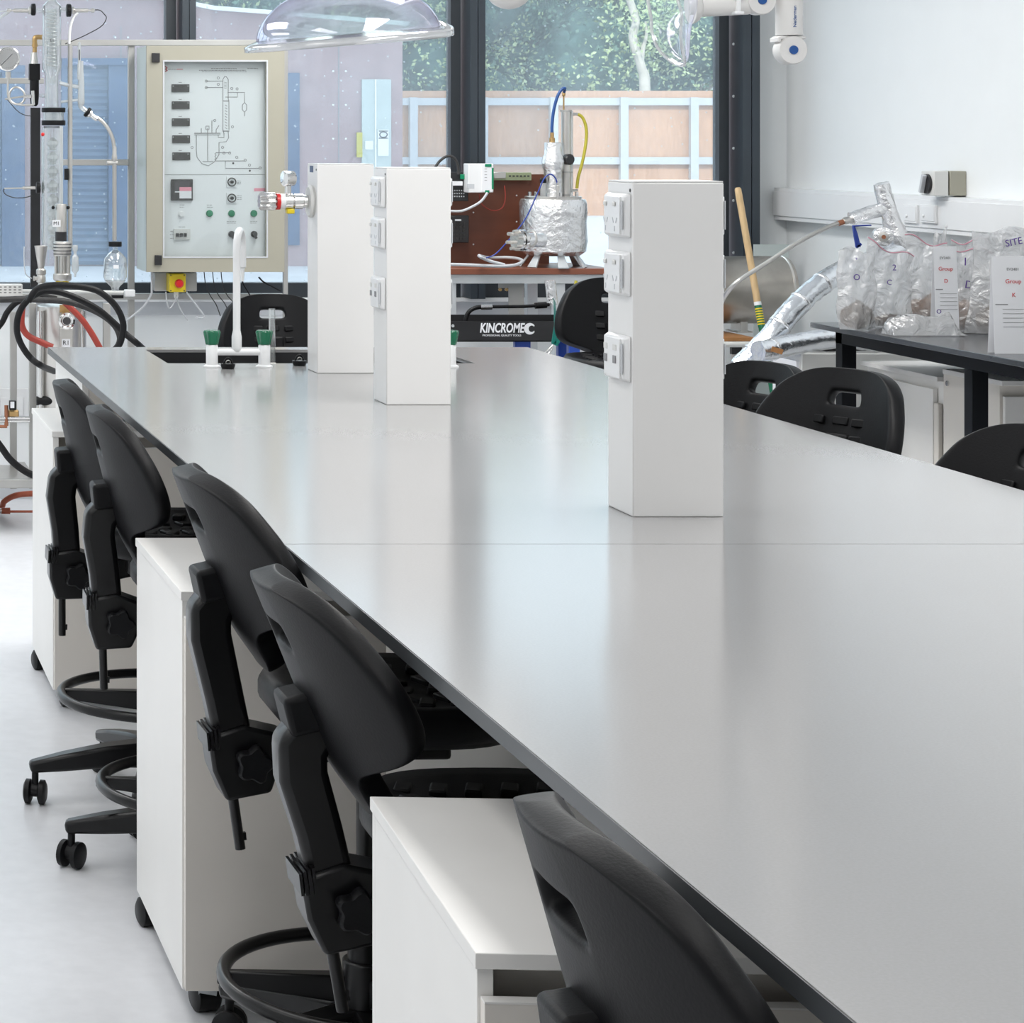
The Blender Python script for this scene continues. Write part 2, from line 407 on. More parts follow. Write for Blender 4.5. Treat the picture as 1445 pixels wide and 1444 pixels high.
sm = MB()
xx = x0 + 0.4
while xx < x1 - 0.1:
    sm.box((xx, YN - 0.004, 0.02), (xx + 0.012, YN, 2.84)); xx += 0.86
sm.build('cladding_joint', 'ink_soft', bl)
rv = MB(); xx = x0 + 0.4
while xx < x1 - 0.1:
    for dz in range(7):
        for q in (-0.07, 0.08): rv.box((xx + q, YN - 0.01, 0.3 + dz * 0.4), (xx + q + 0.02, YN, 0.32 + dz * 0.4))
    xx += 0.86
rv.build('rivet', 'plastic_white', bl)['kind'] = 'stuff'
def shutter(pa, pb, ptop):
    xa, zt = N(pa, ptop); xb = N(pb, 0)[0]
    s = MB(); z = 0.03
    while z < zt - 0.05:
        s.prism([(YN - 0.03, z), (YN - 0.06, z + 0.035), (YN - 0.03, z + 0.07)], 'x', xa + 0.06, xb - 0.28); z += 0.078
    s.box((xa + 0.05, YN - 0.03, 0.02), (xb - 0.27, YN - 0.01, zt))
    o = s.build('roller_shutter', 'shutter_blue', bl)
    g = MB(); g.box((xa, YN - 0.09, 0), (xa + 0.06, YN, zt)); g.box((xb - 0.27, YN - 0.09, 0), (xb, YN, zt)); g.box((xa, YN - 0.12, zt - 0.06), (xb, YN, zt + 0.02))
    g.build('guide_rail', 'panel_blue', o)
shutter(86, 184, 85); shutter(-120, 34, 95)
d = MB(); a, zt = N(404, 103); d.box((a, YN - 0.03, 0.25), (N(422, 0)[0], YN, zt)); d.build('service_door', 'panel_blue', bl)
a, zt = N(510, 112); xb = N(551, 0)[0]
dr = one_box('glazed_door', 'door_green', (a, YN - 0.03, 0), (xb, YN, zt), bl)
one_box('door_stile', 'plastic_white', (N(528, 0)[0], YN - 0.04, 0), (N(530, 0)[0], YN - 0.03, zt), dr)
def sign(pa, pb, ta, tb, m, nm):
    (xa, za), (xc, zb) = N(pa, ta), N(pb, tb); return one_box(nm, m, (xa, YN - 0.05, zb), (xc, YN - 0.03, za), dr)
sign(532, 547, 183, 220, 'paper', 'door_sign'); sign(514, 525, 199, 211, 'paper', 'door_notice'); sign(502, 510, 187, 222, 'yellow_hose', 'yellow_strip')
t = MB(); cx, cz = N(539.5, 190)
t.tube([(cx + math.cos(q) * 0.045, YN - 0.055, cz + math.sin(q) * 0.032) for q in [k * PI / 8 for k in range(16)]], 0.006, 6, closed=True)
t.box((cx - 0.055, YN - 0.053, cz + 0.037), (cx + 0.055, YN - 0.05, cz + 0.047)); t.box((cx - 0.055, YN - 0.053, cz - 0.047), (cx + 0.055, YN - 0.05, cz - 0.037)); t.build('warning_mark', 'ink', dr)
# fence 45 m away
YFN = 45.0; SF = F / YFN
fe = thing('yard_fence', 'tan panel fence with pale steel posts and rails beyond the yard', 'fence', (16, YFN, 0))
b = MB(); b.box((9.5, YFN + 0.12, 0), (30, YFN + 0.16, 2.41)); b.build('fence_panel', 'fence_ply', fe)
for k in range(11):
    px = 583 + k * 99; xx = (px - CX) / SF
    p = MB(); p.box((xx - 0.075, YFN - 0.06, 0), (xx + 0.075, YFN + 0.06, 2.28)); p.build('fence_post', 'fence_post', fe)
for z in (2.20, 1.06):
    p = MB(); p.box((9.5, YFN + 0.0, z - 0.07), (30, YFN + 0.11, z + 0.07)); p.build('fence_rail', 'fence_post', fe)
# white outdoor unit with a wire basket near the window
q = P(1020, 205, 200)
u = thing('outdoor_unit', 'small white unit with wire basket outside, at the right window edge', 'unit', q)
b = MB(); b.box((q.x - 0.02, q.y, q.z - 0.06), (q.x + 0.12, q.y + 0.1, q.z + 0.05)); b.build('housing', 'plastic_white', u, bevel=0.02)
b = MB()
for k in range(5):
    dx = 0.12 * k / 4
    b.tube([(q.x - 0.02 + dx, q.y - 0.01, q.z - 0.06), (q.x - 0.01 + dx, q.y - 0.03, q.z - 0.17), (q.x + 0.02 + dx, q.y + 0.05, q.z - 0.2)], 0.004, 6, smooth=4)
b.tube([(q.x - 0.03, q.y - 0.02, q.z - 0.09), (q.x + 0.14, q.y - 0.02, q.z - 0.09)], 0.005, 6); b.build('wire_basket', 'plastic_white', u)
b = MB(); b.cyl((q.x + 0.09, q.y + 0.05, 0), (q.x + 0.09, q.y + 0.05, q.z), 0.025); b.build('post', 'fence_post', u)

# trees: pale trunk, inner crown and leaves with shade and sun painted in
def tree(x, y, h, r, label, nleaf, mixl, trunk=None):
    t = thing('tree', label, 'tree', (x, y + r * 0.45, 0), 'trees behind the yard fence')
    yt = y + r * 0.45
    tp = trunk or [(x, yt, 0), (x + 0.2, yt, h * 0.3), (x - 0.1, yt, h * 0.6), (x + 0.1, yt, h * 0.85)]
    b = MB(); b.tube(tp, 0.15, 9, smooth=5, radii=[0.22, 0.15, 0.1, 0.04])
    mid = Vector(tp[1])
    b.tube([mid, mid + Vector((0.5, -0.2, 1.0)), mid + Vector((0.8, -0.1, 2.4))], 0.06, 7, smooth=4, radii=[0.1, 0.07, 0.03]); b.build('trunk', 'bark', t, smooth=True)
    rnd = random.Random(int(x * 100))
    blobs = []
    for k in range(20):
        blobs.append((Vector((x + rnd.uniform(-1, 1) * r * 0.8, y + rnd.uniform(-0.4, 0.5) * r, rnd.uniform(0.22, 0.95) * h)), r * rnd.uniform(0.35, 0.6)))
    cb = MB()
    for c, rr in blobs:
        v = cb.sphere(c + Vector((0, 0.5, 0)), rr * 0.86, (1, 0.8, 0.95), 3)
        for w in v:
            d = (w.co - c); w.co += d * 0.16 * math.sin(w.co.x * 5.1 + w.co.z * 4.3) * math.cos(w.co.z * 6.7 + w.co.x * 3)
    cb.build('inner_crown', 'crown_shade', t, smooth='all')['kind'] = 'stuff'
    for nm, m, n in (('shaded_leaves', 'leaf_shaded', int(nleaf * (1 - mixl))), ('sunlit_leaves', 'leaf_sunlit', int(nleaf * mixl))):
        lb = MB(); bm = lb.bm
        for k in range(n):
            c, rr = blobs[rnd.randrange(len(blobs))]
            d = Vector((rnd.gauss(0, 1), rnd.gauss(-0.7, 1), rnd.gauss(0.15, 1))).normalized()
            if nm == 'sunlit_leaves' and math.sin(c.x * 3 + d.x * 4) + math.sin(c.z * 2.7 + d.z * 5) < -0.3: continue
            p = c + d * rr * rnd.uniform(0.82, 1.12)
            s = rnd.uniform(0.03, 0.07)
            n_ = (d + Vector((rnd.uniform(-.8, .8), rnd.uniform(-.8, .8), rnd.uniform(-.8, .8)))).normalized()
            a = n_.orthogonal().normalized(); a = (Matrix.Rotation(rnd.uniform(0, 6.28), 3, n_) @ a); bb = n_.cross(a)
            bm.faces.new([bm.verts.new(p + a * s * q1 + bb * s * 0.6 * q2) for q1, q2 in ((-1, 0), (0, -1), (1, 0), (0, 1))])
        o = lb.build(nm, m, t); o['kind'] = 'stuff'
specs = [(1.5, 46, 7.5, 2.6, 'bushy tree showing over the roof left of the clear hood', 15000, .6),
         (12.2, 49, 7.5, 2.6, 'dense tree between the lilac building and the middle mullion', 15000, .5),
         (14.8, 50.5, 7.8, 2.6, 'leafy tree over the fence just right of the middle mullion', 15000, .6),
         (17.0, 51.5, 8.0, 2.6, 'thick-crowned tree behind the pale forked trunk', 15000, .6),
         (19.6, 50, 7.6, 2.7, 'bright tree over the fence beside the right window jamb', 15000, .7),
         (8.6, 52, 8.2, 2.8, 'tree behind the roof, seen under the clear dome hood', 15000, .6),
         (4.6, 50, 8.0, 2.6, 'tree peeking over the roofline above the control cabinet', 7000, .5)]
for sp in specs: tree(*sp)
# slender pale tree in front
T = lambda px, py: P(px, py, 70)
t = thing('slender_tree', 'pale bare forked trunk standing against the foliage', 'tree', (T(908, 128).x, F / 70, 0))
b = MB(); b.tube([(T(910, 0).x, F / 70, 0), T(910, 128), T(905, 95), T(893, 55), T(897, 28), T(886, -10), T(880, -60)], 0.1, 9, smooth=6, radii=[0.13, 0.11, 0.09, 0.085, 0.08, 0.07, 0.05])
b.tube([T(905, 95), T(907, 70), T(912, 50), T(911, 30)], 0.04, 7, smooth=5, radii=[0.05, 0.045, 0.03, 0.02]); b.build('trunk', 'bark', t, smooth=True)
lb = MB(); rnd = random.Random(3)
for k in range(900):
    p = T(rnd.gauss(935, 28), rnd.gauss(20, 35)) + Vector((0, rnd.uniform(-.5, .5), 0)); a = Vector((rnd.uniform(-1, 1), rnd.uniform(-1, 1), rnd.uniform(-1, 1))).normalized(); c = a.orthogonal().normalized(); s = 0.05
    lb.bm.faces.new([lb.bm.verts.new(p + a * s * q1 + c * s * 0.6 * q2) for q1, q2 in ((-1, 0), (0, -1), (1, 0), (0, 1))])
lb.build('foliage', 'leaf_sunlit', t)['kind'] = 'stuff'

# ------------------------------------------------------------------ light
wd = bpy.data.worlds.new('world'); scene.world = wd; wd.use_nodes = True
bg = wd.node_tree.nodes['Background']; bg.inputs['Color'].default_value = (0.84, 0.92, 0.98, 1); bg.inputs['Strength'].default_value = 1.55
sd = bpy.data.lights.new('sun', 'SUN'); sd.energy = 2.0; sd.angle = 0.01; sd.color = (1.0, 0.93, 0.82)
so = bpy.data.objects.new('sun', sd); COL.objects.link(so)
so.rotation_euler = Vector((0.36, 1.0, -0.72)).to_track_quat('-Z', 'Y').to_euler()
def ceiling_light(x, y, lx, ly, e, label):
    t = thing('ceiling_light', label, 'light', (x, y, ZC - 0.06), 'ceiling lights')
    one_box('housing', 'plastic_white', (x - lx / 2 - .02, y - ly / 2 - .02, ZC - 0.05), (x + lx / 2 + .02, y + ly / 2 + .02, ZC), t)
    l = bpy.data.lights.new('lamp', 'AREA'); l.shape = 'RECTANGLE'; l.size = lx; l.size_y = ly; l.energy = e; l.color = (1.0, 0.985, 0.96)
    o = bpy.data.objects.new('lamp', l); COL.objects.link(o); o.location = (x, y, ZC - 0.055)
for x, y, e in ((-1.9, 0.5, 12), (-1.9, 3.6, 12), (-1.9, 7.9, 16), (-0.2, 1.2, 11), (-0.2, 4.4, 14), (-0.2, 8.2, 22), (2.1, 1.2, 22), (2.1, 4.6, 38), (2.1, 8.0, 44)):
    ceiling_light(x, y, 0.7, 2.2, e, 'white ceiling light panel')
scene.view_settings.view_transform = 'Standard'; scene.view_settings.look = 'None'
scene.view_settings.gamma = 1.0; scene.view_settings.use_curve_mapping = False; scene.view_settings.exposure = 0.5
scene.cycles.use_denoising = True; scene.cycles.max_bounces = 10; scene.cycles.transparent_max_bounces = 24
scene.cycles.caustics_reflective = False; scene.cycles.caustics_refractive = False
scene.cycles.sample_clamp_indirect = 6
# ------------------------------------------------------------------ bench
BX0, BX1, BY0, BY1 = 0.778, 2.248, 0.7, F / 460
S1, S2 = F / 887.7, F / 506
bench = thing('laboratory_bench', 'long grey-topped island bench with a black sink at its far end', 'bench', (1.5, 4, 0))
def slab(y0, y1, hole=None):
    b = MB(); z0, z1 = 0.879, 0.9
    if not hole: b.box((BX0, y0, z0), (BX1, y1, z1))
    else:
        hx0, hx1, hy0, hy1 = hole
        b.box((BX0, y0, z0), (hx0, y1, z1)); b.box((hx1, y0, z0), (BX1, y1, z1)); b.box((hx0, y0, z0), (hx1, hy0, z1)); b.box((hx0, hy1, z0), (hx1, y1, z1))
    return b.build('bench_top', 'bench_laminate', bench)
HX0, HX1, HY0, HY1 = 1.064, 1.94, 6.665, 7.09
slab(BY0, S1 - 0.0012); slab(S1 + 0.0012, S2 - 0.0012); slab(S2 + 0.0012, BY1, (HX0, HX1, HY0, HY1))
for x in (BX0, BX1):
    e = MB(); xa, xb = (x - 0.0015, x) if x < 1 else (x, x + 0.0015); e.box((xa, BY0, 0.88), (xb, BY1, 0.899)); e.build('edge_strip', 'bench_edge', bench)
sk = MB(); t = 0.008; zb = 0.66
sk.box((HX0, HY0, zb), (HX1, HY1, zb + t)); sk.box((HX0, HY0, zb), (HX0 + t, HY1, 0.892)); sk.box((HX1 - t, HY0, zb), (HX1, HY1, 0.892))
sk.box((HX0, HY0, zb), (HX1, HY0 + t, 0.892)); sk.box((HX0, HY1 - t, zb), (HX1, HY1, 0.892)); sk.build('sink', 'black_plastic', bench)
b = MB(); b.box((1.40, 0.9, 0.02), (1.418, 6.9, 0.879)); b.box((1.60, 0.9, 0.02), (1.618, 6.9, 0.879)); b.build('spine_panel', 'shaded_melamine', bench)
b = MB()
b.box((0.80, S2 - 0.02, 0.76), (0.818, 6.93, 0.878)); b.box((0.80, 6.93, 0.04), (0.818, BY1 - 0.01, 0.878))
b.box((2.21, S2 - 0.02, 0.04), (2.228, BY1 - 0.01, 0.878)); b.box((0.80, BY1 - 0.03, 0.04), (2.228, BY1 - 0.012, 0.878)); b.build('sink_cabinet', 'white_melamine', bench)
b = MB(); b.box((0.819, S2 - 0.02, 0.76), (0.88, S2, 0.878)); b.box((0.886, S2 - 0.02, 0.76), (1.30, S2, 0.878)); b.build('front_panel', 'shaded_melamine', bench)
b = MB()
for y in (2.4, 5.0): b.box((0.86, y, 0.80), (2.16, y + 0.05, 0.878))
b.build('cross_rail', 'shaded_melamine', bench)

# ------------------------------------------------------------------ service towers
def outlet(face, x, y0, y1, zt, zb, parent, kind, on=False):
    """block on a side face; face=-1 points to -x"""
    d = 0.013 if face < 0 else 0.006; yc = (y0 + y1) / 2
    b = MB(); xs = (x - d, x) if face < 0 else (x, x + d)
    v = b.box((xs[0], y0, zb), (xs[1], y1, zt))
    for q in v:
        if abs(q.co.x - (x - d if face < 0 else x + d)) < 1e-5:
            q.co.y = yc + (q.co.y - yc) * 0.84; q.co.z = (zt + zb) / 2 + (q.co.z - (zt + zb) / 2) * 0.86
    o = b.build('socket_outlet' if kind == 'power' else 'data_outlet', 'plastic_white', parent, bevel=0.004)
    xf = x + face * d; h = zt - zb
    pl = MB(); pl.box((min(xf, xf + face * .003), y0 + 0.014, zb + 0.007), (max(xf, xf + face * .003), y1 - 0.03, zt - 0.007)); pl.build('face_plate', 'plastic_white', o, bevel=0.001)
    lb = MB(); lb.box((min(xf, xf + face * .002), y0 + 0.006, zb + 0.016), (max(xf, xf + face * .002), y0 + 0.011, zt - 0.014)); lb.build('label_strip', 'trim_grey', o)
    xf += face * 0.003
    for k in (0, 1):
        yy = yc + 0.004 + (k - 0.5) * 0.044
        if kind == 'power':
            s = MB(); s.box((min(xf, xf + face * .003), yy - 0.006, zt - 0.024), (max(xf, xf + face * .003), yy + 0.006, zt - 0.016)); s.build('switch', 'trim_grey' if False else 'plastic_offwhite', o, bevel=0.002)
            p = MB()
            for dy, r in ((-0.008, 0.5), (0.008, -0.5)):
                p.box((min(xf, xf + face * .0006), yy + dy - 0.0012, zb + 0.026), (max(xf, xf + face * .0006), yy + dy + 0.0012, zb + 0.036), rot=(r, 0, 0))
            p.box((min(xf, xf + face * .0006), yy - 0.0012, zb + 0.012), (max(xf, xf + face * .0006), yy + 0.0012, zb + 0.021)); p.build('socket_slots', 'trim_grey', o)
        else:
            s = MB(); s.box((min(xf, xf + face * .001), yy - 0.008, zt - 0.028), (max(xf, xf + face * .001), yy + 0.008, zt - 0.018)); s.build('label_window', 'plastic_offwhite', o)
            p = MB(); p.box((min(xf, xf + face * .0015), yy - 0.007, zb + 0.032), (max(xf, xf + face * .0015), yy + 0.007, zb + 0.045)); p.build('data_jack', 'ink_soft', o)
TX, TW, TD = 1.427, 0.155, 0.122
towers = []
for s, lab in ((829, 'nearest white service tower, standing alone on the bench'), (585.5, 'middle white service tower, partly covering the one behind'), (517, 'furthest white service tower, with the chrome gas valve')):
    y = F / s
    t = thing('service_tower', lab, 'service tower', (TX + TW / 2, y + TD / 2, 0.9), 'white service towers on the bench')
    b = MB(); b.box((TX, y, 0.9), (TX + TW, y + TD, 1.469)); b.build('body', 'tower_white', t, bevel=0.002)
    cp = MB(); cp.box((TX + 0.001, y + 0.001, 1.4695), (TX + TW - 0.001, y + TD - 0.001, 1.472)); cp.build('top_cap', 'tower_white', t)
    sc_ = MB()
    for z in (1.456,): sc_.lathe([(0.003, 0), (0.003, 0.001), (0, 0.001)], (TX, y + 0.012, z), (-1, 0, 0), 8)
    sc_.build('screw', 'ink', t)
    if s > 520:
        for face, x in ((-1, TX), (1, TX + TW)):
            for zt, zb, k in ((1.452, 1.373, 'power'), (1.352, 1.273, 'power'), (1.208, 1.126, 'data')): outlet(face, x, y + 0.006, y + TD - 0.006, zt, zb, t, k)
    towers.append(t)
# gas valve on the far tower
t = towers[2]; q = Vector((TX, F / 512, 1.368))
b = MB(); b.lathe([(0.044, 0), (0.046, 0.006), (0.04, 0.012), (0.0, 0.012)], q, (-1, 0, 0), 32); b.build('valve_flange', 'plastic_offwhite', t, smooth=True)
def lx(a): return (TX - a)
vb = MB(); vb.lathe([(0.014, 0.01), (0.018, 0.012), (0.018, 0.025), (0.021, 0.027), (0.021, 0.05), (0.018, 0.052), (0.022, 0.056), (0.022, 0.075), (0.0, 0.075)], q, (-1, 0, 0), 24); vv = vb.build('gas_valve', 'chrome', t, smooth=True)
b = MB(); b.lathe([(0.021, 0.075), (0.021, 0.09), (0, 0.09)], q, (-1, 0, 0), 24); b.build('white_ring', 'plastic_white', vv, smooth=True)
b = MB(); b.lathe([(0.023, 0.09), (0.023, 0.1), (0, 0.1)], q, (-1, 0, 0), 24); b.build('red_ring', 'red_plastic', vv, smooth=True)
kb = MB(); n = 64; prof = [(0.1, 0.9), (0.104, 1.0), (0.142, 1.0), (0.147, 0.86)]
rings = []
for h, f in prof:
    rings.append([(0.0215 + 0.003 * math.cos(8 * 2 * PI * k / n)) * f for k in range(n)])
vs = [[kb.bm.verts.new(q + Vector((-prof[i][0], math.cos(2 * PI * k / n) * r[k], math.sin(2 * PI * k / n) * r[k]))) for k in range(n)] for i, r in enumerate(rings)]
for a, c in zip(vs, vs[1:]):
    for k in range(n): kb.bm.faces.new((a[k], a[(k + 1) % n], c[(k + 1) % n], c[k]))
kb.bm.faces.new(vs[0]); kb.bm.faces.new(vs[-1]); kb.build('control_knob', 'chrome', vv, smooth=True)
gb = MB(); g0 = q + Vector((-0.066, 0, 0.018)); gb.cyl(g0, g0 + Vector((0, 0, 0.025)), 0.008); gb.lathe([(0.02, -0.014), (0.0215, -0.013), (0.0215, 0.013), (0.02, 0.015), (0, 0.015)], g0 + Vector((0, 0, 0.045)), (1, 0.35, 0), 28)
gb.build('gauge', 'chrome', vv, smooth=True)
b = MB(); b.box((q.x - 0.072, q.y - 0.012, q.z - 0.034), (q.x - 0.05, q.y + 0.012, q.z - 0.02)); b.build('yellow_tab', 'yellow_plastic', vv, bevel=0.003)
b = MB(); b.box((TX - 0.001, F / 517 + 0.05, 1.448), (TX, F / 517 + 0.09, 1.466)); b.build('blue_label', 'panel_blue', t)

# ------------------------------------------------------------------ taps
def tap(x, y, label, name='laboratory_tap'):
    t = thing(name, label, 'tap', (x, y, 0.9), 'white bench taps at the sink')
    for sx in (-1, 1):
        px = x + sx * 0.0735
        b = MB(); b.lathe([(0.024, 0), (0.024, 0.003), (0.0165, 0.007), (0.0165, 0.06), (0.014, 0.063), (0.0, 0.063)], (px, y, 0.9), n=28); b.build('pillar', 'plastic_white', t, smooth=True)
        h = MB(); rr = []
        for hh, f in ((0.063, 0.016), (0.098, 0.023), (0.103, 0.020)):
            rr.append([h.bm.verts.new((px + math.cos(2 * PI * k / 48) * (f + 0.0018 * math.cos(6 * 2 * PI * k / 48)), y + math.sin(2 * PI * k / 48) * (f + 0.0018 * math.cos(6 * 2 * PI * k / 48)), 0.9 + hh)) for k in range(48)])
        for a, c in zip(rr, rr[1:]):
            for k in range(48): h.bm.faces.new((a[k], a[(k + 1) % 48], c[(k + 1) % 48], c[k]))
        h.bm.faces.new(rr[0]); h.bm.faces.new(rr[-1]); h.build('handle', 'green_plastic', t, smooth=True)
    b = MB(); b.cyl((x - 0.07, y, 0.942), (x + 0.07, y, 0.942), 0.0095); b.build('cross_pipe', 'plastic_white', t, smooth=True)
    zb = 0.943; so_ = x - 0.004
    b = MB(); b.lathe([(0.003, -0.006), (0.011, 0.0), (0.0145, 0.012), (0.0145, 0.042), (0.0105, 0.062), (0, 0.062)], (so_, y, zb), n=10); b.build('swivel_body', 'plastic_white', t, smooth=True)
    pts = [(so_, y, zb + 0.06), (so_, y, zb + 0.2)]
    rx, ry, zc, R = 0.038, 0.115, zb + 0.285, 0.058
    pts += [(so_, y, zc - 0.02)]
    for k in range(0, 13):
        a = PI - PI * k / 12; pts.append((so_ + rx * (0.5 + 0.5 * math.cos(a)), y + ry * (0.5 + 0.5 * math.cos(a)), zc + 0.052 * math.sin(a)))
    e = Vector(pts[-1]); pts.append(e - Vector((0, 0, 0.05)))
    b = MB(); b.tube(pts, 0.0105, 16, smooth=3); sp = b.build('spout', 'plastic_white', t, smooth=True)
    b = MB(); b.lathe([(0.0105, 0), (0.0105, 0.004), (0.0065, 0.008), (0.0045, 0.045), (0, 0.045)], e - Vector((0, 0, 0.05)), (0, 0, -1), 16); b.build('nozzle', 'plastic_white', sp, smooth=True)
    return t
tap(1.2445, 6.56, 'white gooseneck tap with green handles left of the service towers')
tap(1.7655, 6.56, 'white tap with green handles, mostly hidden behind the middle tower')
def plug(x, y, label):
    t = thing('sink_plug', label, 'plug', (x, y, 0.9), 'black rubber sink plugs')
    b = MB(); b.lathe([(0.0, 0), (0.017, 0), (0.02, 0.008), (0.02, 0.014), (0, 0.014)], (x, y, 0.9)); b.build('stopper', 'rubber_black', t, smooth=True)
    b = MB(); b.tube([(x - 0.012, y, 0.914), (x - 0.008, y, 0.924), (x, y, 0.93), (x + 0.008, y, 0.924), (x + 0.012, y, 0.914)], 0.0028, 8, smooth=4); b.build('plug_ring', 'rubber_black', t, smooth=True)
    b = MB(); b.torus((x, y - 0.003, 0.918), 0.006, 0.0012, (0, 1, 0.3), 20, 6); b.build('plug_chain', 'steel', t, smooth=True)
plug(1.207, 6.512, 'black rubber sink plug below the left tap pillar')
plug(1.425, 6.60, 'black rubber sink plug half hidden by the furthest tower')

t = thing('clear_tube', 'clear plastic tube standing in the sink behind the right tap handle', 'tube', (1.435, 7.02, 0.668))
b = MB(); b.tube([(1.437, 7.02, 0.669), (1.433, 7.02, 1.03)], 0.0095, 16, cap=False); b.build('tube', 'lab_glass', t, smooth=True)
# ------------------------------------------------------------------ mobile drawer units
def pedestal(name, x, y, yaw, w, d, h, label, grp, split=(0.3, 0.3), swivel=True, cat='cabinet'):
    """front (drawers) faces -y; x,y = front left corner"""
    t = thing(name, label, cat, (0, 0, 0), grp)
    zb = 0.058
    b = MB(); b.box((0.0, 0.006, zb), (0.016, d - 0.016, h - 0.016)); b.box((w - 0.016, 0.006, zb), (w, d - 0.016, h - 0.016)); b.box((0.016, 0.02, zb), (w - 0.016, d - 0.016, zb + 0.016)); b.build('carcass', 'white_melamine', t, bevel=0.0008)
    b = MB(); b.box((0.0, d - 0.016, zb), (w, d, h - 0.016)); b.build('back_panel', 'white_melamine', t)
    b = MB(); b.box((-0.003, 0, h - 0.016), (w + 0.003, d, h)); b.build('top_panel', 'white_melamine', t, bevel=0.001)
    b = MB(); b.box((0.016, 0.05, h - 0.06), (w - 0.016, 0.066, h - 0.016)); b.build('recess_panel', 'shaded_melamine', t)
    z = h - 0.045
    for k, hh in enumerate((0.8,)):
        z2 = max(z - hh, zb + 0.003)
        b = MB(); b.box((0.003, -0.012, z2), (w - 0.003, 0.006, z)); dr = b.build('door', 'shaded_melamine', t, bevel=0.0008)
        b = MB(); b.box((0.003, -0.0125, z), (w - 0.003, 0.004, z + 0.002)); b.build('door_edge', 'white_melamine', dr)
        z = z2 - 0.012
        if z - 0.05 < zb: break
    for sx in (0.05, w - 0.05):
        for sy in (0.05, d - 0.05):
            c = MB(); c.box((sx - 0.025, sy - 0.03, zb - 0.006), (sx + 0.025, sy + 0.03, zb)); c.prism([(sy - 0.022, zb - 0.006), (sy + 0.022, zb - 0.006), (sy + 0.006, zb - 0.036), (sy - 0.006, zb - 0.036)], 'x', sx - 0.016, sx + 0.016)
            f = c.build('caster', 'alu', t)
            wv = MB(); wv.lathe([(0.0, -0.024), (0.02, -0.024), (0.028, -0.019), (0.028, 0.019), (0.02, 0.024), (0, 0.024)], (sx - (0.03 if (sx < 0.1 and sy > 0.1) else 0), sy + 0.012, 0.028), (1, 0.2, 0), 24); wv.build('wheel', 'rubber_black', f, smooth=True)
    t.location = (x, y, 0); t.rotation_euler = (0, 0, yaw)
    return t
pedestal('mobile_cupboard', 0.6655, F / 1450, math.radians(-3.2), 0.40, 0.54, 0.754, 'white mobile cupboard nearest the camera, beside the first stool', 'white mobile cupboards along the left of the bench')
pedestal('mobile_cupboard', 0.677, F / 809, 0, 0.355, 0.545, 0.754, 'white mobile cupboard standing between two pairs of stools', 'white mobile cupboards along the left of the bench')
pedestal('mobile_cupboard', 0.695, F / 525, 0, 0.355, 0.54, 0.754, 'furthest white mobile cupboard by the steel rig, behind two stools', 'white mobile cupboards along the left of the bench')

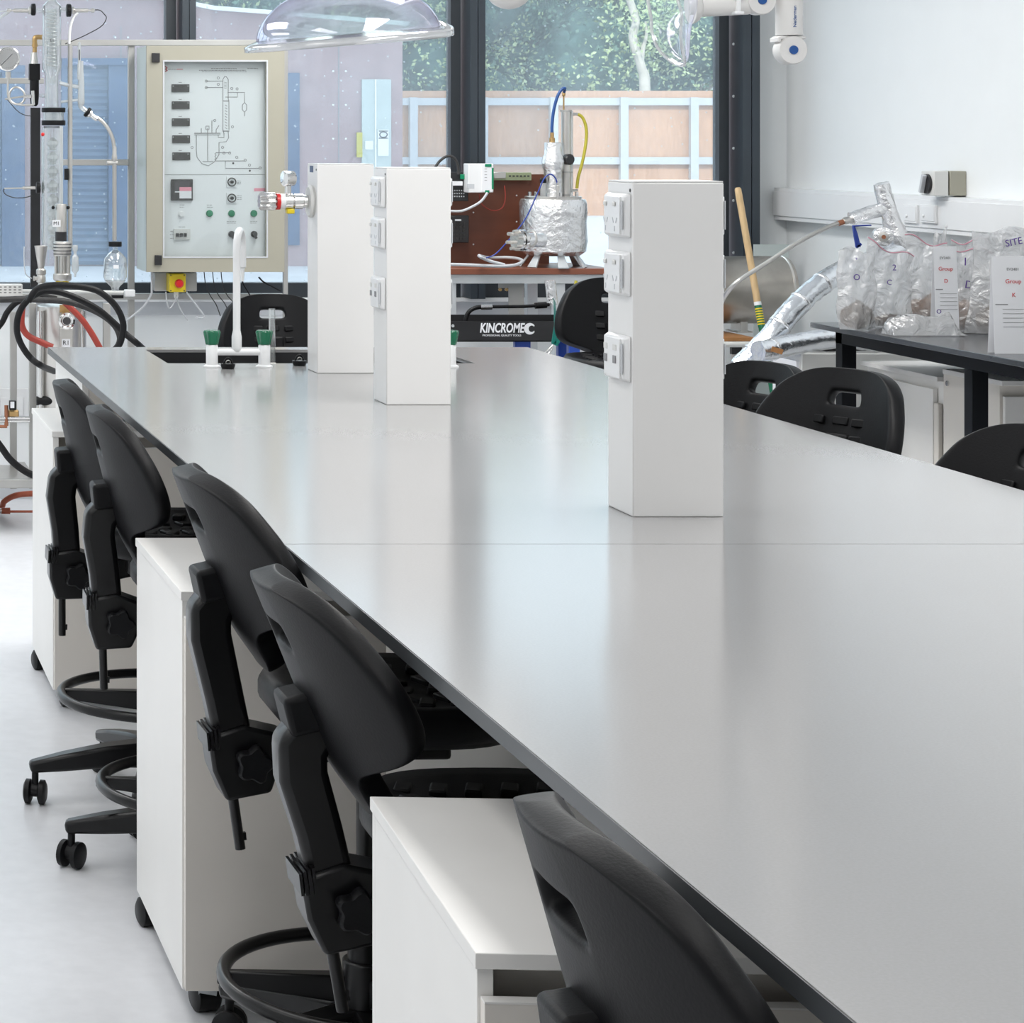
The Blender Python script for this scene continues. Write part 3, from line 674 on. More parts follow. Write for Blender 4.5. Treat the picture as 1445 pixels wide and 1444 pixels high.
# ------------------------------------------------------------------ stools
def make_stool(dz=0.0, zr=0.2, bz=0.0, tilt=0.0, label='', arms=(36, 108, 180, 252, 324)):
    t = thing('laboratory_stool', label, 'stool', (0, 0, 0), 'black lab stools')
    # five-arm base
    for a in arms:
        q = math.radians(a); u = Vector((math.cos(q), math.sin(q), 0)); sd = Vector((-u.y, u.x, 0))
        b = MB(); b.bar([u * 0.02 + Vector((0, 0, 0.118)), u * 0.12 + Vector((0, 0, 0.112)), u * 0.22 + Vector((0, 0, 0.098)), u * 0.30 + Vector((0, 0, 0.086))], [0.06, 0.05, 0.04, 0.026], [0.062, 0.052, 0.044, 0.034], sd)
        lg = b.build('leg', 'stool_metal', t, bevel=0.008)
        c = u * 0.287; b = MB(); sw = Matrix.Rotation(q * 1.7 + 0.6, 3, 'Z') @ Vector((1, 0, 0)); 
        for k in (-1, 1):
            b.lathe([(0, -0.009), (0.02, -0.009), (0.028, -0.005), (0.028, 0.005), (0.02, 0.009), (0, 0.009)], c + sw * 0.0165 * k + Vector((0, 0, 0.028)), sw, 24)
        b.cyl(c + Vector((0, 0, 0.03)), c + Vector((0, 0, 0.08)), 0.008, n=10); b.cyl(c + sw * -0.012 + Vector((0, 0, 0.032)), c + sw * 0.012 + Vector((0, 0, 0.032)), 0.016, n=12)
        b.build('caster', 'rubber_black', lg, smooth=True)
    b = MB(); b.lathe([(0.034, 0.09), (0.036, 0.145), (0.028, 0.15), (0.027, 0.36), (0.022, 0.365), (0.014, 0.366), (0.014, 0.55 + dz), (0, 0.55 + dz)], n=24); b.build('column', 'stool_metal', t, smooth=True)
    b = MB(); b.torus((0, 0, zr), 0.225, 0.0115, n=64, m=12); fr = b.build('foot_ring', 'stool_metal', t, smooth=True)
    b = MB()
    for a in (170, 290, 50):
        q = math.radians(a); u = Vector((math.cos(q), math.sin(q), 0)); sd = Vector((-u.y, u.x, 0))
        b.bar([u * 0.03 + Vector((0, 0, zr - 0.012)), u * 0.235 + Vector((0, 0, zr - 0.005))], [0.045, 0.022], [0.03, 0.014], sd)
    b.cyl((0, 0, zr - 0.04), (0, 0, zr + 0.035), 0.036); b.build('ring_bracket', 'stool_metal', fr, bevel=0.003)
    # seat
    b = MB(); n = 40; R = []
    sx = 0.04
    def out(k, f, z):
        a = 2 * PI * k / n; c_, s_ = math.cos(a), math.sin(a); e = 0.72
        x = 0.2 * math.copysign(abs(c_) ** e, c_); y = 0.215 * math.copysign(abs(s_) ** e, s_)
        return Vector((sx + x * f, y * f, z))
    zs = 0.578 + dz
    for f, z in ((0.55, zs), (0.9, zs + 0.004), (1.0, zs + 0.028), (1.0, zs + 0.048), (0.95, zs + 0.066), (0.8, zs + 0.064), (0.5, zs + 0.05), (0.2, zs + 0.046)):
        R.append([b.bm.verts.new(out(k, f, z)) for k in range(n)])
    for a, c in zip(R, R[1:]):
        for k in range(n): b.bm.faces.new((a[k], a[(k + 1) % n], c[(k + 1) % n], c[k]))
    b.bm.faces.new(R[0]); b.bm.faces.new(R[-1]); st = b.build('seat', 'stool_poly', t, smooth='all')
    b = MB()
    for i in range(6):
        for j in range(5):
            x = sx - 0.125 + i * 0.05; y = -0.12 + j * 0.06; f = max(abs(x - sx) / 0.2, abs(y) / 0.215)
            z = zs + 0.046 + (0.018 * max(0, (f - 0.2) / 0.6))
            b.box((x - 0.012, y - 0.022, z - 0.006), (x + 0.012, y + 0.022, z + 0.006), rot=(0, 0, 0.35 if j % 2 else -0.35))
    b.build('grip_pattern', 'stool_poly', st, bevel=0.003)['kind'] = 'stuff'
    b = MB(); b.box((-0.08, -0.07, zs - 0.045), (0.12, 0.07, zs + 0.002)); b.bar([(-0.05, 0, zs - 0.03), (-0.165, 0, zs - 0.055)], 0.05, 0.055); b.build('seat_mechanism', 'stool_metal', t, bevel=0.006)
    # back rest post with clamp, knob and rod
    cb = 0.465 + dz
    b = MB(); b.prism([(-0.258, cb + 0.105), (-0.255, cb + 0.05), (-0.238, cb), (-0.165, cb + 0.006), (-0.15, cb + 0.04), (-0.13, cb + 0.045), (-0.13, cb + 0.095), (-0.2, cb + 0.118)], 'y', -0.036, 0.036)
    cl = b.build('clamp_housing', 'stool_metal', t, bevel=0.006)
    b = MB()
    for k in range(4): b.box((-0.261 + k * 0.006, -0.04, cb + 0.085), (-0.257 + k * 0.006, 0.04, cb + 0.114 + k * 0.002))
    b.build('clamp_ribs', 'stool_metal', cl)
    b = MB(); rr = []
    for hh, f in ((0.036, 0.7), (0.044, 1.0), (0.06, 1.0), (0.064, 0.88)):
        rr.append([b.bm.verts.new((-0.192 + math.cos(2 * PI * k / 60) * f * (0.027 + 0.004 * math.cos(5 * 2 * PI * k / 60)), -hh, cb + 0.06 + math.sin(2 * PI * k / 60) * f * (0.027 + 0.004 * math.cos(5 * 2 * PI * k / 60)))) for k in range(60)])
    for a, c in zip(rr, rr[1:]):
        for k in range(60): b.bm.faces.new((a[k], a[(k + 1) % 60], c[(k + 1) % 60], c[k]))
    b.bm.faces.new(rr[0]); b.bm.faces.new(rr[-1]); b.build('star_knob', 'stool_poly', cl, smooth=True)
    b = MB(); b.tube([(-0.222, 0, cb + 0.02), (-0.217, 0, cb - 0.088)], 0.0085, 12); b.box((-0.212, -0.004, cb - 0.074), (-0.206, 0.004, cb - 0.062)); b.build('adjusting_rod', 'stool_metal', cl, smooth=True)
    b = MB(); b.bar([(-0.213, 0, cb + 0.08), (-0.222, 0, cb + 0.16), (-0.235, 0, cb + 0.235 + bz), (-0.232, 0, cb + 0.272 + bz), (-0.205, 0, cb + 0.30 + bz), (-0.175, 0, cb + 0.312 + bz)], [0.062, 0.062, 0.066, 0.07, 0.062, 0.04], [0.056, 0.056, 0.06, 0.06, 0.06, 0.056])
    b.build('back_post', 'stool_metal', t, bevel=0.012, seg=3)
    zb = 0.642 + dz + bz
    b = MB(); b.box((-0.25, -0.036, zb + 0.118), (-0.17, 0.036, zb + 0.172), rot=(0, -0.12, 0)); b.build('back_bracket', 'stool_poly', t, bevel=0.008, seg=3)
    # back rest shell
    prof = [(0.000, 0.035), (0.012, 0.056), (0.035, 0.070), (0.060, 0.078), (0.080, 0.100), (0.094, 0.150), (0.112, 0.196), (0.14, 0.212), (0.17, 0.213), (0.20, 0.208), (0.228, 0.198), (0.238, 0.193), (0.268, 0.176), (0.282, 0.166), (0.300, 0.144), (0.313, 0.117), (0.321, 0.086), (0.325, 0.05)]
    ts = [-1, -0.93, -0.8, -0.62, -0.45, -0.3, -0.26, -0.13, 0, 0.13, 0.26, 0.3, 0.45, 0.62, 0.8, 0.93, 1]
    b = MB(); G = []
    for v, w in prof:
        row = []
        for q in ts:
            u = q * w
            x = -0.160 - 0.088 * (v / 0.326) + 0.022 * math.exp(-((v - 0.0) / 0.05) ** 2) + 1.75 * u * u * (0.75 + 0.25 * min(1, v / 0.12))
            if abs(q) < 0.9 and 0.1 < v < 0.315: x -= 0.000
            row.append(b.bm.verts.new((x, u, zb + v)))
        G.append(row)
    hole = [i for i, (v, w) in enumerate(prof[:-1]) if 0.236 < v < 0.262]
    for i in range(len(prof) - 1):
        for j in range(len(ts) - 1):
            if i in hole and ts[j] >= -0.27 and ts[j + 1] <= 0.27: continue
            b.bm.faces.new((G[i][j], G[i][j + 1], G[i + 1][j + 1], G[i + 1][j]))
    o = b.build('backrest', 'stool_poly', t, smooth='all')
    # thicken towards the sitter (+x)
    sol = o.modifiers.new('Solidify', 'SOLIDIFY'); sol.thickness = 0.036; sol.offset = 0.0
    ss = o.modifiers.new('Subdivision', 'SUBSURF'); ss.levels = 2; ss.render_levels = 2
    b = MB()
    for i, v in enumerate((0.205, 0.165, 0.125)):
        for j in (-1, 0, 1):
            for sg in (0,):
                u = j * 0.062; x = -0.160 - 0.088 * (v / 0.326) + 1.75 * u * u + 0.021
                b.box((x - 0.006, u - 0.022, zb + v - 0.011), (x + 0.003, u + 0.022, zb + v + 0.009), rot=(0, -0.26, 3.5 * u * 0.9))
    b.build('grip_pad', 'stool_poly', o, bevel=0.003)
    piv = Vector((-0.19, 0, cb + 0.06))     # the back leans about its clamp
    rot = Matrix.Translation(piv) @ Matrix.Rotation(math.radians(-tilt), 4, 'Y') @ Matrix.Translation(-piv)
    for ch in t.children:
        if ch.name.split('.')[0] in ('clamp_housing', 'back_post', 'back_bracket', 'backrest'):
            for q in [ch] + list(ch.children): q.data.transform(rot)
    return t
STOOLS = [  # x, y, yaw, dz, zr, bz, tilt, label, arms
    (0.845, F / 608, -1, 0.01, 0.25, 0.0, -2.5, 'furthest black stool on the left side of the bench', (182, 254, 326, 38, 110)),
    (0.868, F / 674, -1, 0.012, 0.19, 0.0, -1, 'second furthest black stool on the left, behind the middle cupboard', (170, 242, 314, 26, 98)),
    (0.921, F / 874, 2, 0.025, 0.185, 0.026, 5.5, 'black stool on the left just in front of the middle cupboard', (198, 270, 342, 54, 126)),
    (0.932, F / 1054, 1, 0.004, 0.19, 0.0, 7, 'black stool on the left behind the nearest cupboard', (198, 270, 342, 54, 126)),
    (0.893, F / 1668, 1, 0.008, 0.19, 0.0, 1, 'nearest black stool, its back cut off by the bottom of the photo', (198, 270, 342, 54, 126)),
    (2.465, F / 520, 202, -0.042, 0.2, 0.0, 0, 'black stool across the bench directly behind the nearest service tower', (0, 72, 144, 216, 288)),
    (2.32, F / 600, 205, 0.022, 0.2, 0.0, 0, 'black stool across the bench in front of the black side table', (0, 72, 144, 216, 288)),
    (2.30, F / 722, 207, 0.0, 0.2, 0.0, 0, 'black stool cut off by the right edge of the photo', (0, 72, 144, 216, 288)),
    (1.745, 8.33, 270, 0.0, 0.2, 0.0, 0, 'black stool at the far end of the bench under the control cabinet', (0, 72, 144, 216, 288)),
    (2.80, 7.85, 262, 0.165, 0.33, -0.075, 0, 'raised black stool beside the tool trolley, left of the nearest tower', (0, 72, 144, 216, 288)),
]
for x, y, yaw, dz, zr, bz, tilt, lab, arms in STOOLS:
    t = make_stool(dz, zr, bz, tilt, lab, arms); t.location = (x, y, 0); t.rotation_euler = (0, 0, math.radians(yaw))
# ------------------------------------------------------------------ control cabinet on its steel frame
SC = 355.0; YC = F / SC
def C(px, py, s=SC): return P(px, py, s)
cab = thing('control_cabinet', 'beige wall-type control cabinet with a process diagram behind its clear door', 'control cabinet', (1.7, YC + 0.15, 0.9))
x0, x1 = C(207, 0).x, C(401.5, 0).x; z1, z0 = C(0, 64.5).z, C(0, 384).z; DEP = 0.27
b = MB(); b.box((x0, YC + 0.02, z0), (x0 + 0.012, YC + DEP, z1)); b.box((x1 - 0.012, YC + 0.02, z0), (x1, YC + DEP, z1)); b.box((x0 + .012, YC + 0.02, z0), (x1 - .012, YC + DEP, z0 + 0.012))
b.box((x0 + .012, YC + 0.02, z1 - 0.012), (x1 - .012, YC + DEP, z1)); b.box((x0 + .012, YC + DEP - 0.012, z0 + .012), (x1 - .012, YC + DEP, z1 - .012)); b.build('housing', 'cabinet_side', cab)
wx0, wx1, wz1, wz0 = C(232, 0).x, C(376, 0).x, C(0, 87).z, C(0, 362).z
b = MB(); b.box((x0, YC, wz1), (x1, YC + 0.025, z1)); b.box((x0, YC, z0), (x1, YC + 0.025, wz0)); b.box((x0, YC, wz0), (wx0, YC + 0.025, wz1)); b.box((wx1, YC, wz0), (x1, YC + 0.025, wz1))
door = b.build('door', 'beige_cabinet', cab)
b = MB(); w = 0.006; y = YC - 0.002
b.box((wx0 - w, y, wz0 - w), (wx0, YC, wz1 + w)); b.box((wx1, y, wz0 - w), (wx1 + w, YC, wz1 + w)); b.box((wx0, y, wz1), (wx1, YC, wz1 + w)); b.box((wx0, y, wz0 - w), (wx1, YC, wz0)); b.build('window_gasket', 'trim_grey', door)
one_box('door_window', 'cover_clear', (wx0, YC + 0.01, wz0), (wx1, YC + 0.013, wz1), door)
YP = YC + 0.045
pn = one_box('instrument_panel', 'panel_grey', (x0 + .012, YP, z0 + .012), (x1 - .012, YP + 0.006, z1 - .012), cab)
SP = F / YP
def D(px, py): # same place seen on the panel plane
    q = P(px, py, SP); q.y = YP; return q
for a_, b_ in (((214, 75), (225, 88)), ((218, 360), (228, 374))):
    p, q = C(*a_), C(*b_); one_box('door_hinge', 'black_plastic', (p.x, YC - 0.012, q.z), (q.x, YC, p.z), door, bevel=0.002)
def rectp(nm, m, a_, b_, t=0.004, parent=None, bevel=0):
    p, q = D(*a_), D(*b_); return one_box(nm, m, (p.x, YP - t, q.z), (q.x, YP, p.z), parent or pn, bevel=bevel)
for k, (ya, yb) in enumerate(((119, 130), (143, 154), (167, 178), (191, 202), (215, 226))):
    o = rectp('digital_display', 'display_black', (242 + k * 0.3, ya), (267 + k * 0.3, yb), 0.006, bevel=0.001)
    l = MB(); p = D(244, ya + 2.5); q = D(265, ya + 2.5)
    for e in (p, q): l.box((e.x - 0.002, YP - 0.007, e.z - 0.002), (e.x + 0.002, YP - 0.006, e.z + 0.002))
    l.build('indicator', 'trim_grey', o)['kind'] = 'stuff'
    rectp('tag_text', 'ink_soft', (252, ya - 3.2), (256.5, ya - 2.2), 0.0006)
# process diagram: thin printed lines
YD = YP - 0.0008
def line(bm, pts, wpx=0.9):
    pts = [D(*p) for p in pts]; pts = [Vector((p.x, YD, p.z)) for p in pts]
    bm.tube(pts, wpx / SP * 0.55, 4)
dg = MB()
line(dg, [(314.5, 117), (314.5, 112), (317, 108), (319, 108), (322, 112), (322, 140), (323, 142), (323, 183)])
line(dg, [(314.5, 117), (314.5, 183), (316, 189), (316, 194), (308, 194), (308, 190)])
line(dg, [(322, 186), (322.5, 195), (319, 200), (309, 201), (309, 218), (303, 228), (294, 234), (285, 231), (278, 222), (277, 212), (277, 191)])
line(dg, [(274, 188), (311, 188)], 1.1); line(dg, [(274, 190.5), (311, 190.5)])
line(dg, [(291, 114.5), (314, 114.5)]); line(dg, [(291, 123.5), (314, 123.5)]); line(dg, [(321, 130.5), (345, 130.5), (345, 145)]); line(dg, [(318, 137), (335, 137), (335, 130.5)])
line(dg, [(342, 148), (345, 145), (348, 148), (348, 155), (345, 158), (342, 155), (342, 148)]); line(dg, [(345, 158), (345, 164)])
line(dg, [(293, 181), (293, 228)]); line(dg, [(286, 228), (301, 228)]); line(dg, [(290.5, 183), (290.5, 178), (295, 178), (295, 183), (290.5, 183)])
line(dg, [(284, 188), (284, 181)]); line(dg, [(299, 188), (299, 170)]); line(dg, [(305, 188), (305, 183), (309, 177)])
line(dg, [(304, 227), (303, 225), (305, 223), (303, 221), (305, 219), (303, 217), (305, 215.5), (324, 215.5)]); line(dg, [(304, 227), (346, 227)]); line(dg, [(318, 227), (318, 237.5), (366, 237.5)])
line(dg, [(314, 142.5), (323, 142.5)], 1.3); line(dg, [(314, 185), (323.5, 185)], 1.3)
for k in range(9): line(dg, [(317.5, 148 + k * 4), (320.5, 150 + k * 4)], 0.7)
for k in range(5): line(dg, [(316, 116 + k * 2), (320, 117 + k * 2)], 0.5)
line(dg, [(232.5, 246.3), (375, 246.3)], 0.5)
dg.build('process_diagram', 'ink_soft', pn)
ci = MB()
for p in ((291, 114.5), (291, 123.5), (308, 110), (308, 119), (327, 125), (334.5, 125.5), (271, 208), (314, 208), (303, 170), (328, 179), (316, 216), (324, 216), (346, 226), (334, 222), (352, 233), (367, 237)):
    c = D(*p); ci.torus((c.x, YD, c.z), 1.6 / SP, 0.4 / SP, (0, 1, 0), 14, 4)
ci.build('diagram_bubble', 'ink_soft', pn)['kind'] = 'stuff'
ci = MB()
for p in ((329, 230.5), (352.5, 241)):
    c = D(*p); ci.lathe([(1.5 / SP, 0), (1.5 / SP, 0.0006), (0, 0.0006)], (c.x, YP, c.z), (0, -1, 0), 12)
ci.build('diagram_dot', 'ink', pn)
tx = MB()
def tline(xa, xb, y, h=1.1):
    x = xa
    while x < xb:
        w_ = random.uniform(1.6, 4.5); p, q = D(x, y), D(min(x + w_, xb), y + h); tx.box((p.x, YP - 0.0006, q.z), (q.x, YP, p.z)); x += w_ + 0.9
tline(298, 334, 96.2, 1.2); tline(281, 347, 98.8); tline(285, 348, 100.8, 0.7); tline(349, 364, 96.2); tline(237, 248, 97.2)
for xa, xb, y in ((334.5, 340, 255), (334.5, 340, 257), (334.5, 340, 259), (334.5, 341, 276), (334.5, 341, 278.5), (334.5, 341, 281), (292, 299, 289), (292, 300, 292), (320, 333, 312), (320, 333, 314.5), (353, 363, 312), (353, 362, 314.5), (253.5, 260, 289), (253.5, 260, 292), (240, 245, 326), (240, 245, 331), (240, 245, 336), (252, 262, 320)): tline(xa, xb, y, 0.8)
tx.build('panel_print', 'ink_soft', pn)['kind'] = 'stuff'
tx = MB(); p, q = D(249, 97.2), D(258, 98.2); tx.box((p.x, YP - 0.0006, q.z), (q.x, YP, p.z)); tx.build('logo_word', 'red_ink', pn)
lg = MB()
for p, q in (((233, 93.5), (236, 96)), ((236, 96), (233, 98)), ((234, 98), (236.5, 99.5)), ((233, 101), (236, 99.5))): line(lg, [p, q], 1.2)
lg.build('logo_mark', 'red_ink', pn)
o = rectp('chart_recorder', 'display_black', (241, 253), (271.5, 283), 0.012, bevel=0.002)
rectp('recorder_screen', 'ink', (246, 256), (267, 272), 0.0125, o); rectp('recorder_line', 'paper', (246, 270), (269, 271.5), 0.0128, o)
rectp('warning_sticker', 'paper', (252.5, 269), (269.5, 280), 0.0132, o); rectp('sticker_band', 'pink_label', (252.5, 264), (269.5, 269.5), 0.0134, o)
for y in (256.8, 279.5):
    o = rectp('rotary_dial', 'panel_grey', (319.5, y - 7.3), (333.8, y + 7.3), 0.006); c = D(326.7, y)
    b = MB(); b.torus((c.x, YP - 0.008, c.z), 5.6 / SP, 0.8 / SP, (0, 1, 0), 28, 6); b.lathe([(2.5 / SP, 0), (2.2 / SP, 0.012), (0, 0.012)], (c.x, YP - 0.006, c.z), (0, -1, 0), 18); b.box((c.x - 4 / SP, YP - 0.009, c.z - 0.4 / SP), (c.x, YP - 0.007, c.z + 0.4 / SP)); b.build('dial_knob', 'display_black', o, smooth=True)
for x, y, m in ((256.5, 302, 'plastic_white'), (295.5, 301.3, 'green_lamp'), (326.5, 301.3, 'green_lamp'), (358, 301.3, 'green_lamp')):
    c = D(x, y); b = MB(); b.lathe([(4.8 / SP, 0), (4.8 / SP, 0.005), (4.0 / SP, 0.005), (3.7 / SP, 0.012), (0, 0.013)], (c.x, YP, c.z), (0, -1, 0), 24); b.build('indicator_lamp', m, pn, smooth=True)
for x in (326.5, 358.2):
    c = D(x, 330.5); b = MB(); b.lathe([(4.6 / SP, 0), (4.6 / SP, 0.01), (0, 0.01)], (c.x, YP, c.z), (0, -1, 0), 20)
    b.box((c.x - 1.6 / SP, YP - 0.024, c.z - 6.5 / SP), (c.x + 1.6 / SP, YP - 0.01, c.z + 3.5 / SP), rot=(0, -0.55, 0)); b.build('selector_switch', 'black_plastic', pn)
o = rectp('circuit_breaker', 'plastic_offwhite', (245, 323), (268, 338), 0.01)
b = MB()
for x in (247.5, 253, 258.5): 
    p, q = D(x, 329), D(x + 4, 334); b.box((p.x, YP - 0.018, q.z), (q.x, YP - 0.01, p.z))
b.build('breaker_lever', 'black_plastic', o)
rectp('warning_sticker', 'paper', (358.5, 270), (374.5, 281), 0.001); rectp('sticker_band', 'pink_label', (358.5, 265.5), (374.5, 270), 0.0013)
# junction box with emergency stop
jb = thing('junction_box', 'grey junction box below the control cabinet with a yellow and red emergency stop', 'junction box', (C(248, 0).x, YC + 0.1, C(0, 412).z))
p, q = P(218, 385, 350), P(278, 411, 350); b = MB(); b.box((p.x, F / 350, q.z), (q.x, F / 350 + 0.09, p.z)); b.build('box', 'steel_paint', jb, bevel=0.003)
p, q = P(239, 386.5, 353), P(262.5, 412.5, 353); b = MB(); b.box((p.x, F / 353, q.z), (q.x, F / 350, p.z)); es = b.build('stop_station', 'yellow_plastic', jb, bevel=0.004)
c = P(252, 400, 353); b = MB(); b.lathe([(0.011, 0), (0.011, 0.012), (0.0175, 0.013), (0.0175, 0.02), (0.012, 0.027), (0, 0.028)], (c.x, F / 353, c.z), (0, -1, 0), 28); b.build('stop_button', 'red_plastic', es, smooth=True)
b = MB(); b.torus((c.x, F / 353 - 0.0215, c.z), 0.0125, 0.0012, (0, 1, 0), 24, 6); b.build('button_ring', 'plastic_white', es, smooth=True)
b = MB()
for x, y in ((241, 388.5), (260, 388.5), (241, 410.5), (260, 410.5)):
    e = P(x, y, 353); b.lathe([(0.003, 0), (0.003, 0.001), (0, 0.001)], (e.x, F / 353, e.z), (0, -1, 0), 8)
b.build('screw', 'ink', es)
b = MB(); e = P(248.5, 414, 351); b.lathe([(0.009, 0.005), (0.009, -0.012), (0.006, -0.02), (0, -0.02)], e); b.build('cable_gland', 'plastic_white', jb, smooth=True)
# hanging cables
def cable(nm, m, pts, r, label, s, grp=None, cat='cable'):
    o = one_tube(nm, m, [P(x, y, (q[0] if q else s)) for x, y, *q in pts], r); return tag(o, label, cat, grp)
cable('cable', 'trim_grey', [(214, 384), (214, 408), (213, 416), (203, 432), (187, 446), (176, 454)], 0.004, 'grey cable sweeping left from under the control cabinet', 352)
cable('cable', 'trim_grey', [(249, 416), (247, 424), (240, 435), (236, 428), (234, 412)], 0.003, 'looped grey cable under the yellow stop box', 352)
cable('cable', 'trim_grey', [(249, 416), (252, 430), (259, 444), (265, 452)], 0.003, 'short grey cable hanging under the yellow stop box', 350)
cable('cable', 'trim_grey', [(263, 412), (272, 424), (281, 436), (288, 446), (283, 449), (276, 447)], 0.0035, 'grey cable right of the yellow stop box', 352)
for k, (xa, xb) in enumerate(((290, 305), (302, 318), (314, 332))):
    cable('cable', 'hose_grey', [(xa - 2, 384), (xa, 400), (xa + 6, 416), (xb, 430), (xb + 6, 446)], 0.002, 'one of three thin dark wires hanging under the control cabinet, %s' % ('left one', 'middle one', 'right one')[k], 346, 'thin wires under the cabinet')
cable('cable', 'rubber_black', [(339, 384), (343, 400), (350, 412), (354, 420)], 0.003, 'black wire hanging behind the white tap spout', 346)
cable('cable', 'rubber_black', [(365, 391), (372, 398), (385, 405), (396, 411)], 0.0035, 'short black cable at the right foot of the control cabinet', 346)

# ------------------------------------------------------------------ stainless frame of the rig
fr = thing('rig_frame', 'stainless steel tube frame carrying the glass rig and the control cabinet', 'frame', (0.95, 9.3, 0))
def post(px0, px1, s, ya, yb, nm='post', m='steel_paint'):
    a_, b_ = P(px0, ya, s), P(px1, yb, s); w_ = b_.x - a_.x
    return one_box(nm, m, (a_.x, F / s, max(0.02, b_.z)), (b_.x, F / s + w_, a_.z), fr, bevel=0.002)
SB = 344.0
post(181, 190, SB, 56, 760); post(400, 406.5, SB, 56, 760); post(-140, -131, SB, 56, 760)
post(41.5, 51.5, 362, 428, 690); post(146, 156, 362, 428, 760); post(14.5, 24, 348, 440, 690); post(-135, -125, 362, 428, 760)
def rail(px0, px1, py0, py1, s, d=0.03):
    a_, b_ = P(px0, py0, s), P(px1, py1, s); return one_box('rail', 'steel_paint', (a_.x, F / s, b_.z), (b_.x, F / s + d, a_.z), fr, bevel=0.002)
rail(-140, 406, 56, 64.5, SB + 0.5); rail(-140, 62, 110, 118, SB + 0.5); rail(88, 182, 225, 233.5, SB + 0.5); rail(-140, 400, 414.5, 423, SB + 0.5)
rail(-130, 48, 677, 689, 364); rail(-130, 186, 384, 391, SB + 0.5) if False else None
a_, b_ = P(42, 600, 364), P(52, 600, 346)
for px in (42, -125):
    z_ = P(0, 684, 364).z; e = P(px, 684, 362).x
    one_box('rail', 'steel_paint', (e, F / 362 + 0.03, z_ - 0.015), (e + 0.027, F / 344, z_ + 0.015), fr, bevel=0.002)
pl = MB(); p = P(-130, 690, 355); pl.box((p.x, F / 361, 0.2), (P(48, 0, 361).x - 0.01, F / 346, 0.205)); pl.build('drip_tray', 'steel', fr)
# ------------------------------------------------------------------ glass rig
SG = 361.0
def G_(px, py, s=SG): return P(px, py, s)
def turn(bm, px, prof, s=SG, n=28, caps=True):
    """upright round body: prof = [(radius px, y px)...]"""
    c = G_(px, 0, s); bm.lathe([(r / s, CAMZ - (y - CY) / s) for r, y in prof], (c.x, F / s, 0), (0, 0, 1), n, caps)
def pipe(bm, pts, rpx, s=SG, n=10, smooth=6): bm.tube([P(x, y, q[0] if q else s) for x, y, *q in pts], rpx / s, n, smooth=smooth)
col = thing('glass_column', 'tall glass distillation column with coil, side tubes and black clamps on the steel rig', 'glassware', (G_(72, 0).x, F / SG, G_(0, 400).z))
b = MB(); turn(b, 73, [(6, -6), (6, 1), (13, 8), (13.5, 96), (9, 106), (9, 118), (9.5, 152), (14, 154)], caps=False); o = b.build('condenser', 'lab_glass', col, smooth=True)
b = MB(); pts = []
for k in range(15 * 12): 
    a = 2 * PI * k / 12; y = 14 + (94 - 14) * k / 180; c = G_(72.5, y); pts.append((c.x + math.cos(a) * 7.2 / SG, F / SG + math.sin(a) * 7.2 / SG, c.z))
b.tube(pts, 1.3 / SG, 6); b.build('cooling_coil', 'frit_glass', o, smooth=True)
b = MB(); turn(b, 73, [(7.5, 12), (7.5, 98)], caps=False); turn(b, 73, [(5.0, 108), (6.5, 113), (5, 118), (0, 120)]); b.build('inner_tube', 'lab_glass', o, smooth=True)
for y0, y1 in ((152, 158.5), (170, 177)):
    b = MB(); turn(b, 75.5, [(16.5, y0), (16.8, y0 + 1), (16.8, y1 - 1), (16.5, y1)]); b.build('black_clamp', 'rubber_black', col, smooth=True)
b = MB(); turn(b, 75.5, [(14.5, 158), (14.5, 170)], caps=False); turn(b, 75.5, [(11, 158), (11, 170)], caps=False); b.build('joint_glass', 'lab_glass', col, smooth=True)
b = MB(); turn(b, 73.5, [(11, 178), (14, 181), (14.5, 190), (15, 340), (12, 352)], caps=False); o = b.build('packed_column', 'lab_glass', col, smooth=True)
b = MB()
for k in range(8): turn(b, 74.5, [(2.5, 194 + k * 20), (7.8, 199 + k * 20), (8.2, 204 + k * 20), (4, 209 + k * 20), (8, 212 + k * 20), (2.5, 213 + k * 20)])
b.build('packing', 'frit_glass', o, smooth=True)
b = MB(); pipe(b, [(86.5, 178), (86.5, 290)], 2.6, 366); b.build('glass_rod', 'frit_glass', col, smooth=True)
b = MB(); pipe(b, [(60, 200), (61, 345)], 2.2, 358); b.build('side_tube', 'frit_glass', col, smooth=True)
